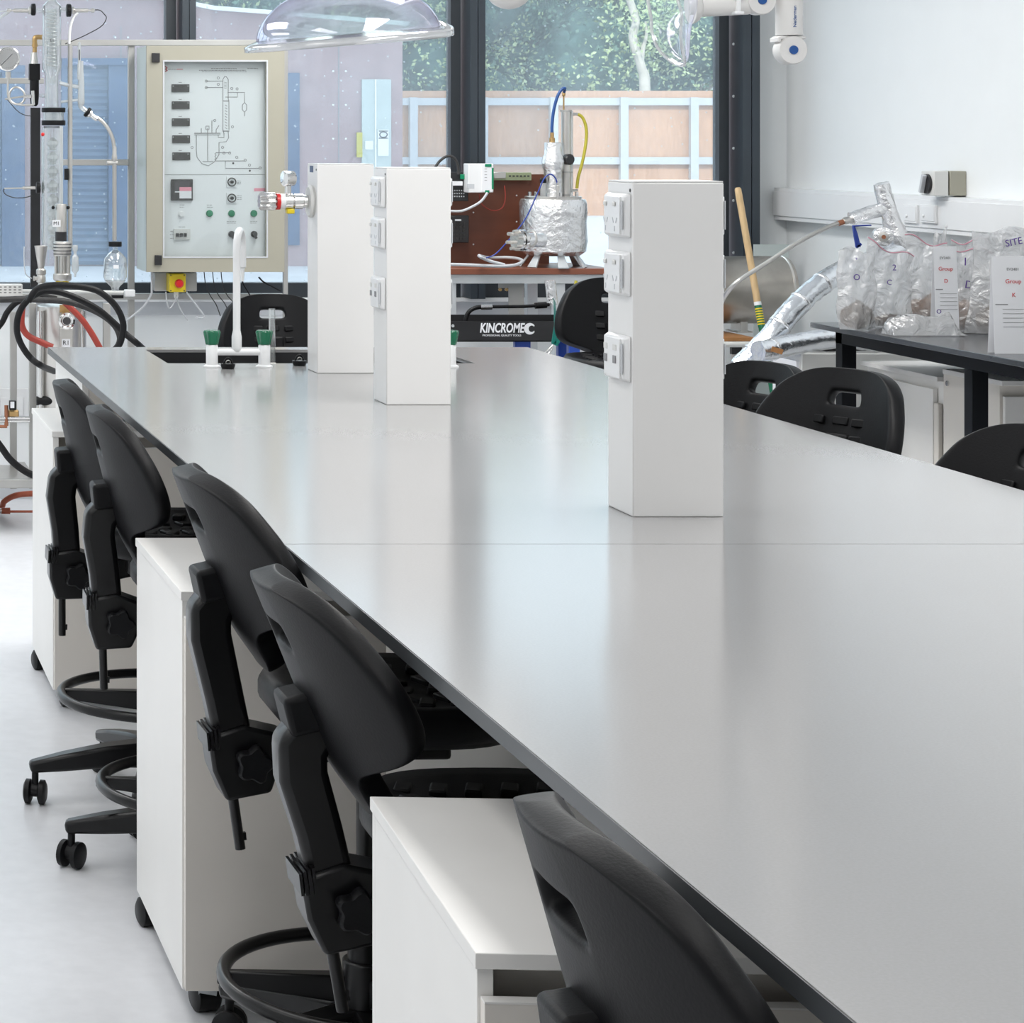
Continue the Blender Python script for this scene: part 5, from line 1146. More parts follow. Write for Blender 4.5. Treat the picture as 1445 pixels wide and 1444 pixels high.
e = Vector((P(738, 340, 382).x, F / 382, P(0, 339, 382).z)); ax = Vector((-.93, -.36, .02))
b = MB(); b.lathe([(.026, -.09), (.026, .0)], e, ax, 20); b.build('side_neck', 'foil', fo, smooth=True)
b = MB(); b.lathe([(.0, .0), (.04, .0), (.04, .012), (.03, .013), (.03, .018), (.04, .019), (.04, .028), (0, .028)], e, ax, 24); fg = b.build('flange', 'chrome', fo, smooth=True)
b = MB(); u1 = ax.orthogonal().normalized(); u2 = ax.cross(u1)
for k in range(6):
    d0 = (u1 * math.cos(k * PI / 3) + u2 * math.sin(k * PI / 3)) * .032; b.cyl(e + d0 - ax * .006, e + d0 + ax * .05, .0065, n=8)
b.build('flange_bolt', 'steel', fg, smooth=True)
b = MB(); e2 = P(743, 332, 383); b.torus(e2 + Vector((.02, .01, -.012)), .03, .004, ax, 28, 6); b.build('band_clamp', 'steel', fo, smooth=True)
b = MB(); b.lathe([(.0045, 0), (.0045, .03), (.007, .031), (.007, .05), (.003, .052), (.003, .062), (0, .062)], P(787, 281, 377), (0, 0, 1), 12); b.build('temperature_probe', 'steel', fo, smooth=True)
b = MB(); b.lathe([(.012, z_(281)), (.012, z_(258)), (0, z_(258))], (P(763, 0, SRF).x, yr - .03, 0), n=20); b.build('glass_vial', 'frit_glass', fo, smooth=True)
b = MB(); b.lathe([(.013, z_(258)), (.013, z_(253)), (.008, z_(251)), (0, z_(251))], (P(763, 0, SRF).x, yr - .03, 0), n=20); b.build('vial_cap', 'rubber_black', fo, smooth=True)
# steel feed cylinder beside the foil column
xs = P(802, 0, SRF).x; ys = yr + .03
b = MB(); b.lathe([(6.5 / SRF, z_(277)), (6.5 / SRF, z_(157)), (0, z_(157))], (xs, ys, 0), n=24); fc = b.build('feed_cylinder', 'steel', fo, smooth=True)
b = MB(); b.lathe([(8 / SRF, z_(158)), (8 / SRF, z_(155)), (0, z_(155))], (xs, ys, 0), n=20); b.lathe([(9 / SRF, z_(244)), (9 / SRF, z_(242)), (0, z_(242))], (xs, ys, 0), n=20); b.lathe([(8 / SRF, z_(277)), (8 / SRF, z_(274)), (0, z_(274))], (xs, ys, 0), n=20); b.build('end_plate', 'steel_paint', fc)
b = MB(); b.lathe([(1.1 / SRF, z_(155)), (1.1 / SRF, z_(136)), (2.4 / SRF, z_(135)), (2.4 / SRF, z_(131)), (1.5 / SRF, z_(129)), (0, z_(129))], (P(799, 0, SRF).x, ys, 0), n=12); b.build('piston_rod', 'brass', fc, smooth=True)
b = MB(); b.lathe([(2.2 / SRF, z_(277)), (2.2 / SRF, z_(156)), (0, z_(156))], (P(810, 0, SRF).x, ys, 0), n=12); b.build('sight_tube', 'frit_glass', fc, smooth=True)
b = MB(); c = P(801, 225, SRF); b.lathe([(0, -.005), (.02, -.004), (.022, .0), (.022, .02), (.018, .024), (0, .024)], (c.x, ys - .02, c.z), (.35, -1, 0), 20); b.build('black_knob', 'black_plastic', fc, smooth=True)
b = MB(); c = P(812, 161, SRF); b.lathe([(.006, 0), (.006, .03)], (c.x - .01, ys, c.z), (1, 0, 0), 10); c = P(815, 269, SRF); b.lathe([(.005, 0), (.005, .03)], (c.x - .02, ys, c.z), (1, 0, 0), 10); b.build('hose_union', 'steel', fc, smooth=True)
sy = F / ys
o = one_tube('air_hose', 'blue_hose', [(xc - .004, yr, z_(189)), P(779, 178, SRF), P(781, 158, SRF), P(786, 138, SRF), P(792, 127, SRF), P(797, 124.5, SRF), (P(799.5, 0, SRF).x, ys, z_(130))], .0062, n=12); tag(o, 'blue hose arching from the foil column to the piston rod', 'hose')
o = one_tube('air_hose', 'yellow_hose', [P(815, 161, sy), P(822, 166, sy), P(827, 180, sy), P(827, 200, sy), P(822, 228, sy), P(816, 250, sy), P(814, 266, sy)], .0062, n=12); tag(o, 'yellow hose curving down beside the steel feed cylinder', 'hose')
# things under the workbench: tool trolley and hoses
STT = 374.0; YT = F / STT
tt = thing('tool_trolley', 'black tool trolley on blue legs with white lettering under the brown workbench', 'trolley', (P(720, 0, STT).x, YT + .12, 0))
p, q = P(600, 453.5, STT), P(838, 482.5, STT)
TD_ = .17
b = MB(); b.box((p.x, YT, q.z), (q.x, YT + .004, p.z)); b.box((p.x, YT + TD_, q.z), (q.x, YT + TD_ + .004, p.z + .012)); b.box((p.x, YT, q.z), (p.x + .004, YT + TD_, p.z)); b.box((q.x - .004, YT, q.z), (q.x, YT + TD_, p.z)); b.box((p.x, YT, q.z), (q.x, YT + TD_, q.z + .004)); tr = b.build('tray', 'black_plastic', tt)
zc = (P(0, 463.5, STT).z)
text('maker_lettering', 'KINCROME', 'paper', (P(708, 0, STT).x, YT - .0008, zc), 13.0 / STT, tr, shear=.18, squeeze=.66, bold=.035)
text('slogan_lettering', 'PROFESSIONAL QUALITY TOOLS', 'paper', (P(708, 0, STT).x, YT - .0008, P(0, 473.5, STT).z), 2.6 / STT, tr, squeeze=1.0)
lg = MB(); c = P(747.5, 464, STT); ro, ri = 8.2 / STT, 4.3 / STT; n = 22; A = []; B_ = []
for k in range(n + 1):
    a = math.radians(35 + 290 * k / n); A.append((c.x + math.cos(a) * ro, c.z + math.sin(a) * ro)); B_.append((c.x + .007 + math.cos(a) * ri, c.z + math.sin(a) * ri * 1.05))
for k in range(n):
    lg.bm.faces.new([lg.bm.verts.new((x, YT - .0012, z)) for x, z in (A[k], A[k + 1], B_[k + 1], B_[k])])
lg.build('wrench_emblem', 'paper', tr)
e = P(639, 460, STT); b = MB(); b.lathe([(.006, 0), (.005, .004), (0, .004)], (e.x, YT, e.z), (0, -1, 0), 12); b.build('rivet', 'alu', tr)
for pa, pb in ((614, 634), (733, 755), (804, 820)):
    for yy in (YT + .01, YT + .13) if pa != 733 else (YT + .05,):
        one_box('leg', 'cobalt_paint', (P(pa, 0, STT).x, yy, .06), (P(pb, 0, STT).x, yy + .03, q.z), tt, bevel=.003)
b = MB(); b.box((p.x + .05, YT + .005, .13), (q.x - .05, YT + .165, .15)); b.build('lower_shelf', 'cobalt_paint', tt)
for x in (p.x + .07, q.x - .07):
    for yy in (YT + .03, YT + .14): one_cyl('wheel', 'rubber_black', (x - .012, yy, .05), (x + .012, yy, .05), .05, tt)
o = thing('drain_hose', 'black hose with metal couplings lying level above the tool trolley', 'hose', P(720, 436, 369))
s_ = 369
b = MB(); b.tube([P(*t_, s_) for t_ in ((657, 470), (657, 452), (662, 440), (673, 434), (690, 433))], .0085, 12, smooth=6); b.tube([P(695, 433, s_), P(740, 432.5, s_), P(775, 430, s_)], .0065, 10); b.build('tube', 'rubber_black', o, smooth=True)
b = MB(); b.cyl(P(678, 433.5, s_), P(694, 433, s_), .011, n=14); b.build('coupling', 'chrome', o, smooth=True)
b = MB(); b.cyl(P(755, 431.5, s_), P(771, 430.5, s_), .012, n=14); b.build('black_coupling', 'rubber_black', o, smooth=True)
o = one_cyl('foil_outlet_pipe', 'foil', P(776, 396, 368), P(780, 430, 368), .02); tag(o, 'short foil-wrapped outlet pipe hanging under the brown worktop', 'pipe')
o = thing('lanyard', 'teal strap loop with a metal clip hanging right of the lettered trolley', 'strap', P(785, 500, 384))
b = MB(); b.bar([P(781, 399, 361), P(782, 420, 366), P(783, 436, 378), P(785, 460, 384), P(781, 485, 384), P(784, 486.5, 384), P(793, 472, 384), P(799, 462, 384)], .016, .004); b.build('webbing', 'teal_strap', o)
b = MB(); b.tube([P(781, 486, 384), P(778, 494, 384), P(773, 499, 384), P(770, 498, 384), P(774, 493, 384), P(780, 487, 384)], .0028, 8, smooth=4); b.build('clip', 'chrome', o, smooth=True)
cab2('air_hose', 'yellow_hose', [(813, 396, 366), (811, 410, 366), (806, 440, 366), (803, 480, 366), (800, 500, 366), (797, 520, 366)], .0058, 'yellow hose dropping to the floor behind the raised stool', 366, 'hose')

# ------------------------------------------------------------------ steel drum on its cart, broom
ZD = P(0, 409, 352).z; YD_ = F / 352
ct = thing('drum_cart', 'white-framed cart with an orange timber top under the steel drum', 'cart', (P(985, 0, 355).x, YD_, 0))
p, q = P(905, 476, 362), P(1064, 482, 362)
b = MB(); b.box((p.x, F / 362, q.z), (q.x, F / 362 + .34, p.z)); b.build('timber_top', 'wood_orange', ct, bevel=.002)
b = MB(); b.tube([P(895, 486, 365), P(1066, 486, 365), P(1075, 483, 362), P(1076, 480, 352), P(1066, 478, 343)], .011, 12, smooth=4); b.build('push_rail', 'plastic_offwhite', ct, smooth=True)
zt_ = q.z
for x in (P(915, 0, 362).x, P(1040, 0, 362).x):
    for yy in (F / 361, F / 362 + .28):
        lgo = one_box('leg', 'plastic_offwhite', (x, yy, .09), (x + .03, yy + .03, zt_), ct, bevel=.002)
        one_cyl('wheel', 'rubber_black', (x + .004, yy + .015, .045), (x + .026, yy + .015, .045), .045, lgo)
b = MB(); e = P(1040, 493, 362); b.box((e.x - .02, e.y, e.z - .02), (e.x + .02, e.y + .02, e.z + .01)); b.build('brake_lever', 'black_plastic', ct)
dr = thing('steel_drum', 'scuffed horizontal steel drum with a rust-tinted belly right of the nearest tower', 'drum', (P(1000, 0, 352).x, YD_, p.z))
rd = 47.5 / 352
b = MB(); b.lathe([(0, P(930, 0, 352).x), (rd * .95, P(930, 0, 352).x), (rd, P(935, 0, 352).x), (rd, P(1100, 0, 352).x), (rd * .97, P(1108, 0, 352).x), (0, P(1109, 0, 352).x)], (0, YD_, ZD), (1, 0, 0), 48); b.build('shell', 'tank_steel', dr, smooth=True)
b = MB(); b.torus((P(1102, 0, 352).x, YD_, ZD), rd, .005, (1, 0, 0), 48, 6); b.build('end_ring', 'steel', dr, smooth=True)
for x in (960, 1043):
    b = MB(); e = P(x, 0, 352).x; b.box((e - .014, YD_ - .05, p.z), (e + .014, YD_ + .05, ZD - rd * .9)); b.box((e - .03, YD_ - .06, p.z), (e + .03, YD_ + .06, p.z + .006)); b.build('foot', 'steel', dr)
o = thing('backing_sheet', 'pale blue-grey sheet standing on edge behind the steel drum', 'sheet', P(1090, 420, 338))
p1, q1 = P(1064, 345, 338), P(1113, 425, 338); b = MB(); b.box((p1.x, F / 338, 0), (q1.x, F / 338 + .006, p1.z)); b.build('sheet', 'cabinet_side', o)
br = thing('broom', 'light wooden broom handle with a white band and green grip leaning on the drum', 'broom', (0, 0, 0))
t0, t1 = P(1041, 265, 361), P(1075, 462, 366); dd = (t1 - t0)
def bp_(f): return t0 + dd * f
fz = (t0.z - .13) / -dd.z
b = MB(); b.tube([bp_(0), bp_(.012), bp_(.05), bp_(.82)], .013, 14, radii=[.009, .0125, .013, .013]); b.build('handle', 'wood_light', br, smooth=True)
b = MB(); b.cyl(bp_(.82), bp_(.845), .0135); b.build('white_band', 'plastic_white', br, smooth=True)
b = MB(); b.cyl(bp_(.845), bp_(1.0), .0135); b.cyl(bp_(1.0), bp_(fz), .0125); gr = b.build('grip', 'green_plastic', br, smooth=True)
b = MB()
for k in range(7): b.lathe([(.0139, -.0025), (.0139, .0025)], bp_(.87 + k * .018), dd, 14)
b.build('yellow_stripe', 'yellow_plastic', gr)
e = bp_(fz); b = MB(); b.box((e.x - .14, e.y - .03, .08), (e.x + .14, e.y + .03, .14)); b.build('head', 'wood_light', br, bevel=.006)
b = MB(); b.box((e.x - .135, e.y - .025, 0.0), (e.x + .135, e.y + .025, .08)); b.build('bristles', 'hose_grey', br)['kind'] = 'stuff'
# ------------------------------------------------------------------ right wall fittings
tk = thing('wall_trunking', 'white cable trunking running along the right wall with two switches in it', 'trunking', (XW - .03, 8, 1.2))
s0 = 331.5
XT = (1092 - CX) / (F / 9.955 if False else 331.5); zt, zb = P(0, 265, 331.5).z, P(0, 310, 331.5).z
b = MB(); b.box((XT, 4.5, zb), (XW, F / 331.5, zt)); b.build('channel', 'plastic_white', tk, bevel=.002)
b = MB(); b.box((XT - .006, 4.5, zb + .018), (XT, F / 331.5 - .004, zt - .014)); b.build('cover_strip', 'plastic_white', tk, bevel=.002)
for pa, pb in ((1280, 1299.5), (1304, 1326)):
    ya, yb = F * XT / (pb - CX), F * XT / (pa - CX); sm = F / ((ya + yb) / 2)
    z1_, z0_ = P(0, 289, sm).z, P(0, 315, sm).z
    b = MB(); b.box((XT - .016, ya, z0_), (XT - .006, yb, z1_)); w_ = b.build('switch_plate', 'plastic_white', tk, bevel=.002)
    b = MB(); b.box((XT - .018, ya + .006, z0_ + .008), (XT - .016, yb - .012, z1_ - .006)); b.lathe([(.006, 0), (.005, .006), (0, .007)], (XT - .018, yb - .035, (z0_ + z1_) / 2 - .008), (-1, 0, 0), 12); b.build('switch', 'plastic_white', w_, bevel=.001)
isx = thing('isolator_switch', 'grey wall isolator box with a round black rotary switch above the trunking', 'switch', (XW - .08, 7.4, 1.36))
yb_, ya_ = F * (XW - .12) / (1340 - CX), F * (XW) / (1363 - CX)
z1_, z0_ = P(0, 241.5, 391).z, P(0, 276.5, 391).z
xf_ = (1318 - CX) / (F / yb_)
yn = F * XW / (1364 - CX) - .0
yn = F / 391.0; yf = yn + .105
xs_ = [(1341 - CX) / 391.0, (1315 - CX) / 391.0]
b = MB(); b.box((xs_[0], yn, z0_), (XW, yf, z1_)); b.build('box', 'beige_cabinet', isx, bevel=.003)
b = MB(); b.box((xs_[1] + .01, yn + .004, z0_), (xs_[0] - .004, yf - .004, z1_)); cv = b.build('cover', 'plastic_offwhite', isx, bevel=.003)
c = Vector((xs_[1] + .01, (yn + yf) / 2, (z0_ + z1_) / 2 - .002)); b = MB(); b.lathe([(.036, 0), (.035, .01), (0, .01)], c, (-1, 0, 0), 30); kn = b.build('dial', 'black_plastic', cv, smooth=True)
b = MB(); b.box((c.x - .026, c.y - .007, c.z - .034), (c.x - .01, c.y + .007, c.z + .034), rot=(.35, 0, 0)); b.build('handle_bar', 'trim_grey', kn, bevel=.002)

# ------------------------------------------------------------------ black side table
sd_ = thing('side_table', 'black laminate side table with black steel legs against the right wall', 'table', (3.88, 7.0, 0))
TX0, TY1, TY0 = 3.53, F / 406, 5.6
b = MB(); b.box((TX0, TY0, .882), (XW - .012, TY1, .9)); b.build('tabletop', 'table_black', sd_, bevel=.0015)
b = MB(); b.box((TX0 + .075, TY0 + .05, .832), (TX0 + .12, TY1 - .03, .882)); b.box((TX0 + .12, TY1 - .075, .832), (XW - .05, TY1 - .03, .882)); b.build('frame_rail', 'table_frame', sd_)
for yy in (TY1 - .08, F / 461, TY0 + .06):
    for x in ((TX0 + .075, XW - .1) if yy < TY0 + .2 else (TX0 + .075,)): one_box('leg', 'table_frame', (x, yy, 0), (x + .05, yy + .05, .832 if yy < TY1 - .1 else .882), sd_, bevel=.002)
# cabinets under it
cb1 = thing('storage_cabinet', 'white cupboard with its handled door facing the bench, under the side table', 'cabinet', (3.99, 8.0, 0))
X1, Y0_, Y1_ = 3.79, F / 426, 8.30
b = MB(); b.box((X1 + .018, Y0_, .06), (XW - .03, Y1_, .734)); b.build('carcass', 'white_melamine', cb1, bevel=.001)
b = MB(); b.box((X1 - .006, Y0_ - .002, .734), (XW - .028, Y1_ + .002, .75)); b.build('top_panel', 'white_melamine', cb1, bevel=.001)
b = MB(); b.box((X1, Y0_ + .04, .065), (X1 + .016, Y1_ - .003, .705)); dr_ = b.build('door', 'white_melamine', cb1, bevel=.001)
b = MB(); b.box((X1 - .001, Y0_ + .003, .065), (X1 + .016, Y0_ + .034, .66)); b.build('door_handle', 'shaded_melamine', dr_, bevel=.004)
for yy in (Y0_ + .06, Y1_ - .06):
    for xx in (X1 + .06, XW - .1): one_cyl('wheel', 'rubber_black', (xx - .012, yy, .03), (xx + .012, yy, .03), .03, cb1)
cb2 = thing('storage_cabinet', 'white drawer cabinet with a lock at the right edge, under the side table', 'cabinet', (3.99, 7.5, 0))
X2, Y2a, Y2b, H2 = (1413 - CX) / 449.0, F / 449, F / 449 + .37, .779
b = MB(); b.box((X2, Y2a + .01, .06), (XW - .03, Y2b, H2 - .016)); b.build('carcass', 'shaded_melamine', cb2, bevel=.001)
b = MB(); b.box((X2 - .003, Y2a - .01, H2 - .016), (XW - .028, Y2b, H2)); b.build('top_panel', 'white_melamine', cb2, bevel=.001)
b = MB(); b.box((X2 + .008, Y2a - .008, .45), (XW - .035, Y2a + .008, H2 - .05)); b.build('drawer', 'white_melamine', cb2, bevel=.001)
b = MB(); b.box((X2 + .008, Y2a - .008, .07), (XW - .035, Y2a + .008, .44)); b.build('drawer', 'white_melamine', cb2, bevel=.001)
b = MB(); b.lathe([(.009, 0), (.009, .004), (0, .004)], (X2, Y2b - .03, H2 - .045), (-1, 0, 0), 16); b.build('lock', 'chrome', cb2, smooth=True)
for yy in (Y2a + .06, Y2b - .06):
    for xx in (X2 + .06, XW - .1): one_cyl('wheel', 'rubber_black', (xx - .012, yy, .03), (xx + .012, yy, .03), .03, cb2)
# white chest with blue corner behind
ch = thing('white_chest', 'plain white chest with blue corner trim behind the side table', 'chest', (3.9, 8.8, 0))
p = P(1131, 499, 385); q = P(1091, 502, 375)
b = MB(); b.box((p.x, F / 385, .02), (XW - .03, F / 375, p.z)); b.build('body', 'plastic_offwhite', ch, bevel=.004)
b = MB(); b.box((p.x - .01, F / 385 + .02, .02), (p.x, F / 375, p.z - .03)); b.build('side_panel', 'paper', ch)
b = MB(); b.box((p.x - .03, F / 385 + .001, p.z + .0), (p.x + .0, F / 375, p.z + .012)); b.build('blue_trim', 'soap_blue', ch, bevel=.002)
b = MB(); b.box((p.x - .022, F / 385 - .001, .02), (p.x - .011, F / 385 + .04, p.z - .25)); b.build('blue_corner', 'soap_blue', ch)
o = MB(); v = []
nx, ny = 14, 6
for i in range(nx + 1):
    for j in range(ny + 1):
        x = 3.72 + (XW - .06 - 3.72) * i / nx; y = F / 384 + (F / 376 - F / 384) * j / ny
        v.append(o.bm.verts.new((x, y, p.z + .022 + .012 * math.sin(i * 1.3 + j) + .01 * math.sin(j * 2.1 + i * .7))))
for i in range(nx):
    for j in range(ny):
        k = i * (ny + 1) + j; o.bm.faces.new((v[k], v[k + ny + 1], v[k + ny + 2], v[k + 1]))
o = o.build('plastic_sheet', 'bag_plastic', smooth='all'); tag(o, 'crumpled blue-white plastic sheet lying on the white chest', 'sheet')
sl = o.modifiers.new('Solidify', 'SOLIDIFY'); sl.thickness = .006
o = one_tube('black_tube', 'rubber_black', [P(1090, 497, 386), P(1130, 492, 386), P(1200, 491, 388), P(1260, 489, 388), P(1290, 492, 388)], .012); tag(o, 'black tube lying level under the foil pipe behind the side table', 'tube')

# ------------------------------------------------------------------ foil wrapped pipework
fp = thing('foil_pipe', 'bent foil-wrapped pipe rising from behind the stools to a tee above the bags', 'pipe', P(1045, 520, 405))
def wrinkle(v, amt=.004):
    for w in v: w.co += Vector((random.uniform(-1, 1), random.uniform(-1, 1), random.uniform(-1, 1))) * amt
b = MB(); pts = spline([P(1043, 520, 398), P(1060, 503, 398), P(1085, 478, 398), P(1110, 447, 397), P(1135, 421, 396), P(1160, 400, 395), P(1188, 384, 393), P(1230, 370, 390), P(1272, 352, 388)], 5)
v = b.tube(pts, 15.5 / 398, 16); wrinkle(v, .0022); b.build('long_run', 'foil_smooth', fp, smooth=True)
b = MB()
for k in (6, 13, 19, 25): b.lathe([(15.8 / 398, -.006), (16.6 / 398, -.003), (16.6 / 398, .003), (15.8 / 398, .006)], pts[k], pts[k + 1] - pts[k - 1], 20)
b.build('tape_band', 'foil', fp, smooth=True)
b = MB(); v = b.tube(spline([P(1243, 259, 388), P(1249, 280, 388), P(1256, 305, 388), P(1264, 330, 388), P(1272, 352, 388)], 4), 11.5 / 388, 16, radii=[10.5 / 388, 11 / 388, 11.5 / 388, 15 / 388, 15 / 388]); wrinkle(v, .002); b.build('riser', 'foil', fp, smooth=True)
b = MB(); v = b.tube(spline([P(1201, 309, 388), P(1222, 302, 388), P(1252, 293, 388)], 5), 9.5 / 388, 14); wrinkle(v, .0018); b.build('branch', 'foil', fp, smooth=True)
c = P(1246, 334, 392); ax = Vector((-.35, -.93, .0))
b = MB(); v = b.lathe([(.0, -.06), (.034, -.06), (.034, .02), (.022, .022), (0, .022)], c, ax, 24); b.build('stub', 'foil', fp, smooth=True)
b = MB(); b.lathe([(.017, .02), (.017, .034), (.008, .035), (.008, .02)], c, ax, 20); b.build('stub_nut', 'steel', fp, smooth=True)
b = MB(); b.lathe([(.0, 0), (.007, 0), (.007, .0358), (0, .0358)], c, ax, 12); b.build('stub_bore', 'copper', fp, smooth=True)
b = MB(); b.bar([P(1203, 319, 392), P(1229, 318, 392)], .005, .014); b.bar([P(1204, 318, 392), P(1207, 330, 392), P(1211, 349, 392)], [.008, .014, .018], .01); b.bar([P(1208, 349, 392), P(1215, 344, 392)], .01, .01); b.build('blue_lever', 'blue_plastic', fp, bevel=.002)
b = MB(); pts = [P(1202, 309, 388), P(1196, 311, 388), P(1188, 313.5, 388), P(1172, 319, 388), P(1148, 330, 388), P(1118, 347, 388), P(1085, 369, 388), P(1058, 386, 388), P(1038, 400, 388), P(1024, 416, 386), P(1012, 440, 382), P(1000, 470, 380), P(985, 490, 378)]
b.tube(pts, 3.2 / 388, 12, smooth=6); b.build('braided_hose', 'steel', fp, smooth=True)
b = MB(); b.tube([P(1202, 309, 388), P(1191, 312.5, 388)], 5.2 / 388, 12); b.build('hose_ferrule', 'steel', fp, smooth=True)
b = MB(); b.tube([P(1190, 313, 388), P(1183, 315.5, 388)], 3.9 / 388, 12); b.build('ferrule_ring', 'copper', fp, smooth=True)
fp2 = thing('foil_pipe', 'second foil-wrapped pipe lying almost level behind the first table leg', 'pipe', P(1120, 490, 401))
b = MB(); pts = spline([P(1070, 496, 405), P(1090, 493, 404), P(1120, 486, 402), P(1160, 479, 400), P(1200, 477, 398), P(1235, 482, 396)], 5); v = b.tube(pts, 15 / 402, 16); wrinkle(v, .0022); b.build('run', 'foil_smooth', fp2, smooth=True)
b = MB(); b.lathe([(15.4 / 402, -.005), (16 / 402, 0), (15.4 / 402, .005)], pts[5], pts[6] - pts[4], 20); b.build('tape_band', 'foil', fp2, smooth=True)
e = P(1090, 492, 405); b = MB(); b.box((e.x - .02, e.y - .04, e.z - .012), (e.x + .02, e.y - .0365, e.z + .006), rot=(0, .3, 0)); b.build('brown_scuff', 'wood_orange', fp2)

# ------------------------------------------------------------------ sample bags and cards on the side table
def bag(name, px0, px1, pytop, pybase, s, label, soil='soil', fill=.25, marks=(), zipc=True, lean=0.0, tilt=0.0, seed=0, group='clear sample bags on the side table', yaw=0.0, thick=.05, soilw=.9):
    rnd = random.Random(seed)
    A, B_ = P(px0, pytop, s), P(px1, pybase, s)
    base = .9; w = B_.x - A.x; h = A.z - base; y = F / s; xc = (A.x + B_.x) / 2
    t = thing(name, label, 'bag', (xc, y, base), group)
    nx, nz = 12, 14
    def surf(front):
        b = MB(); v = []
        ph = [rnd.uniform(0, 6.28) for _ in range(8)]
        for j in range(nz + 1):
            g = j / nz
            for i in range(nx + 1):
                f = i / nx * 2 - 1
                puff = thick * (1 - abs(f) ** 2.5) * (1 - g) ** .7 * (.35 + .65 * min(1, g * 6 + .4))
                puff += .006 * math.sin(f * 5 + g * 6 + ph[0]) * (1 - abs(f) ** 4) + .005 * math.sin(f * 9 - g * 11 + ph[1]) * (1 - abs(f) ** 4)
                x = f * w / 2 * (1 + .04 * math.sin(g * 7 + ph[2]) - .04 * (1 - g)) + lean * g * w + .004 * math.sin(g * 13 + ph[3])
                z = h * g + (.012 * math.sin(f * 3.5 + ph[4]) + tilt * f * w) * g
                yy = (-1 if front else 1) * max(puff, .0015)
                v.append(b.bm.verts.new((xc + x * math.cos(yaw), y + yy + x * math.sin(yaw), base + .003 + max(0, z))))
        for j in range(nz):
            for i in range(nx):
                k = j * (nx + 1) + i; b.bm.faces.new((v[k], v[k + 1], v[k + nx + 2], v[k + nx + 1]))
        return b
    b = surf(True); pts = [q.co.copy() for q in b.bm.verts]
    rnd = random.Random(seed); b2 = surf(False)
    me = bpy.data.meshes.new('tmp'); b2.bm.to_mesh(me); b.bm.from_mesh(me); bpy.data.meshes.remove(me); b2.bm.free()
    o = b.build('film', 'bag_plastic', t, smooth='all')
    if soil:
        b = MB(); hz = h * fill
        v = b.sphere((0, 0, 0), 1, sub=3)
        for q in v:
            n_ = .16 * math.sin(q.co.x * 5 + seed) * math.cos(q.co.z * 4 + seed * 2) + .1 * math.sin(q.co.y * 7 + q.co.x * 6)
            q.co = Vector((xc + q.co.x * w * .485 * soilw * (1 + n_ * .15), y + q.co.y * thick * .66 * math.sqrt(max(0.05, 1 - q.co.x ** 2 * .8)), base + .004 + max(0, (q.co.z * .5 + .5)) * hz * (1.2 + n_)))
        b.build('contents', soil, t, smooth='all')['kind'] = 'stuff'
    if zipc:
        top = [pts[nz * (nx + 1) + i] for i in range(nx + 1)]
        b = MB(); b.tube([p - Vector((0, .002, .004)) for p in top], .0016, 6); b.build('zip_strip', 'zip_red', t)
    for ch_, fx, fz, hh, rz in marks:
        i = round((fx * .5 + .5) * nx); j = round(fz * nz); c = pts[j * (nx + 1) + i]
        text('marker_writing', ch_, 'purple_ink', c + Vector((0, -.012, 0)), hh, t, rot=(PI / 2, rz, 0), depth=.0006)
    return t
bag('sample_bag', 1318, 1337, 329, 452, 407.5, 'small crumpled bag peeking up behind the tall zip bag', None, seed=5, thick=.018, zipc=False, tilt=.3)
bag('sample_bag', 1340, 1396, 340, 455, 408.5, 'bag with a rounded top standing behind the card marked D', None, seed=6, thick=.018, zipc=True)
bag('sample_bag', 1278, 1337, 340, 457, 411, 'tall upright zip bag with reddish soil between the left bags and the card marked D', 'soil_red', .26, marks=(('v', .2, .72, .012, 0), ('5', .55, .8, .010, 0), ('I', .8, .5, .02, 0)), seed=3, thick=.035, tilt=-.12)
bag('sample_bag', 1224, 1287, 352, 459, 416.5, 'bulging bag marked 2 with a pale red zip, second from the left', 'soil', .12, marks=(('2', .15, .78, .020, 0), ('C', -.35, .6, .018, .2)), seed=2, thick=.04, tilt=-.2)
bag('sample_bag', 1181, 1236, 354, 460.5, 423, 'leftmost bag with a purple ring mark and dark soil in its base', 'soil', .26, marks=(('O', -.1, .62, .020, .3), ('*', -.1, .85, .012, 0)), seed=1, thick=.045, zipc=False)
bag('sample_bag', 1338, 1400, 352, 463, 425, 'bag with reddish soil and bold purple marks between the two paper cards', 'soil_red', .3, marks=(('I', -.4, .84, .026, 0), ('D', -.4, .6, .026, .15)), seed=4, thick=.05, tilt=-.05)
bag('sample_bag', 1362, 1450, 326, 470, 431, 'largest bag at the right edge with purple site lettering and a leaning open top', 'soil', .22, marks=(('SITE', .1, .86, .022, -.2),), seed=8, thick=.05, zipc=False, lean=.15, soilw=.7)
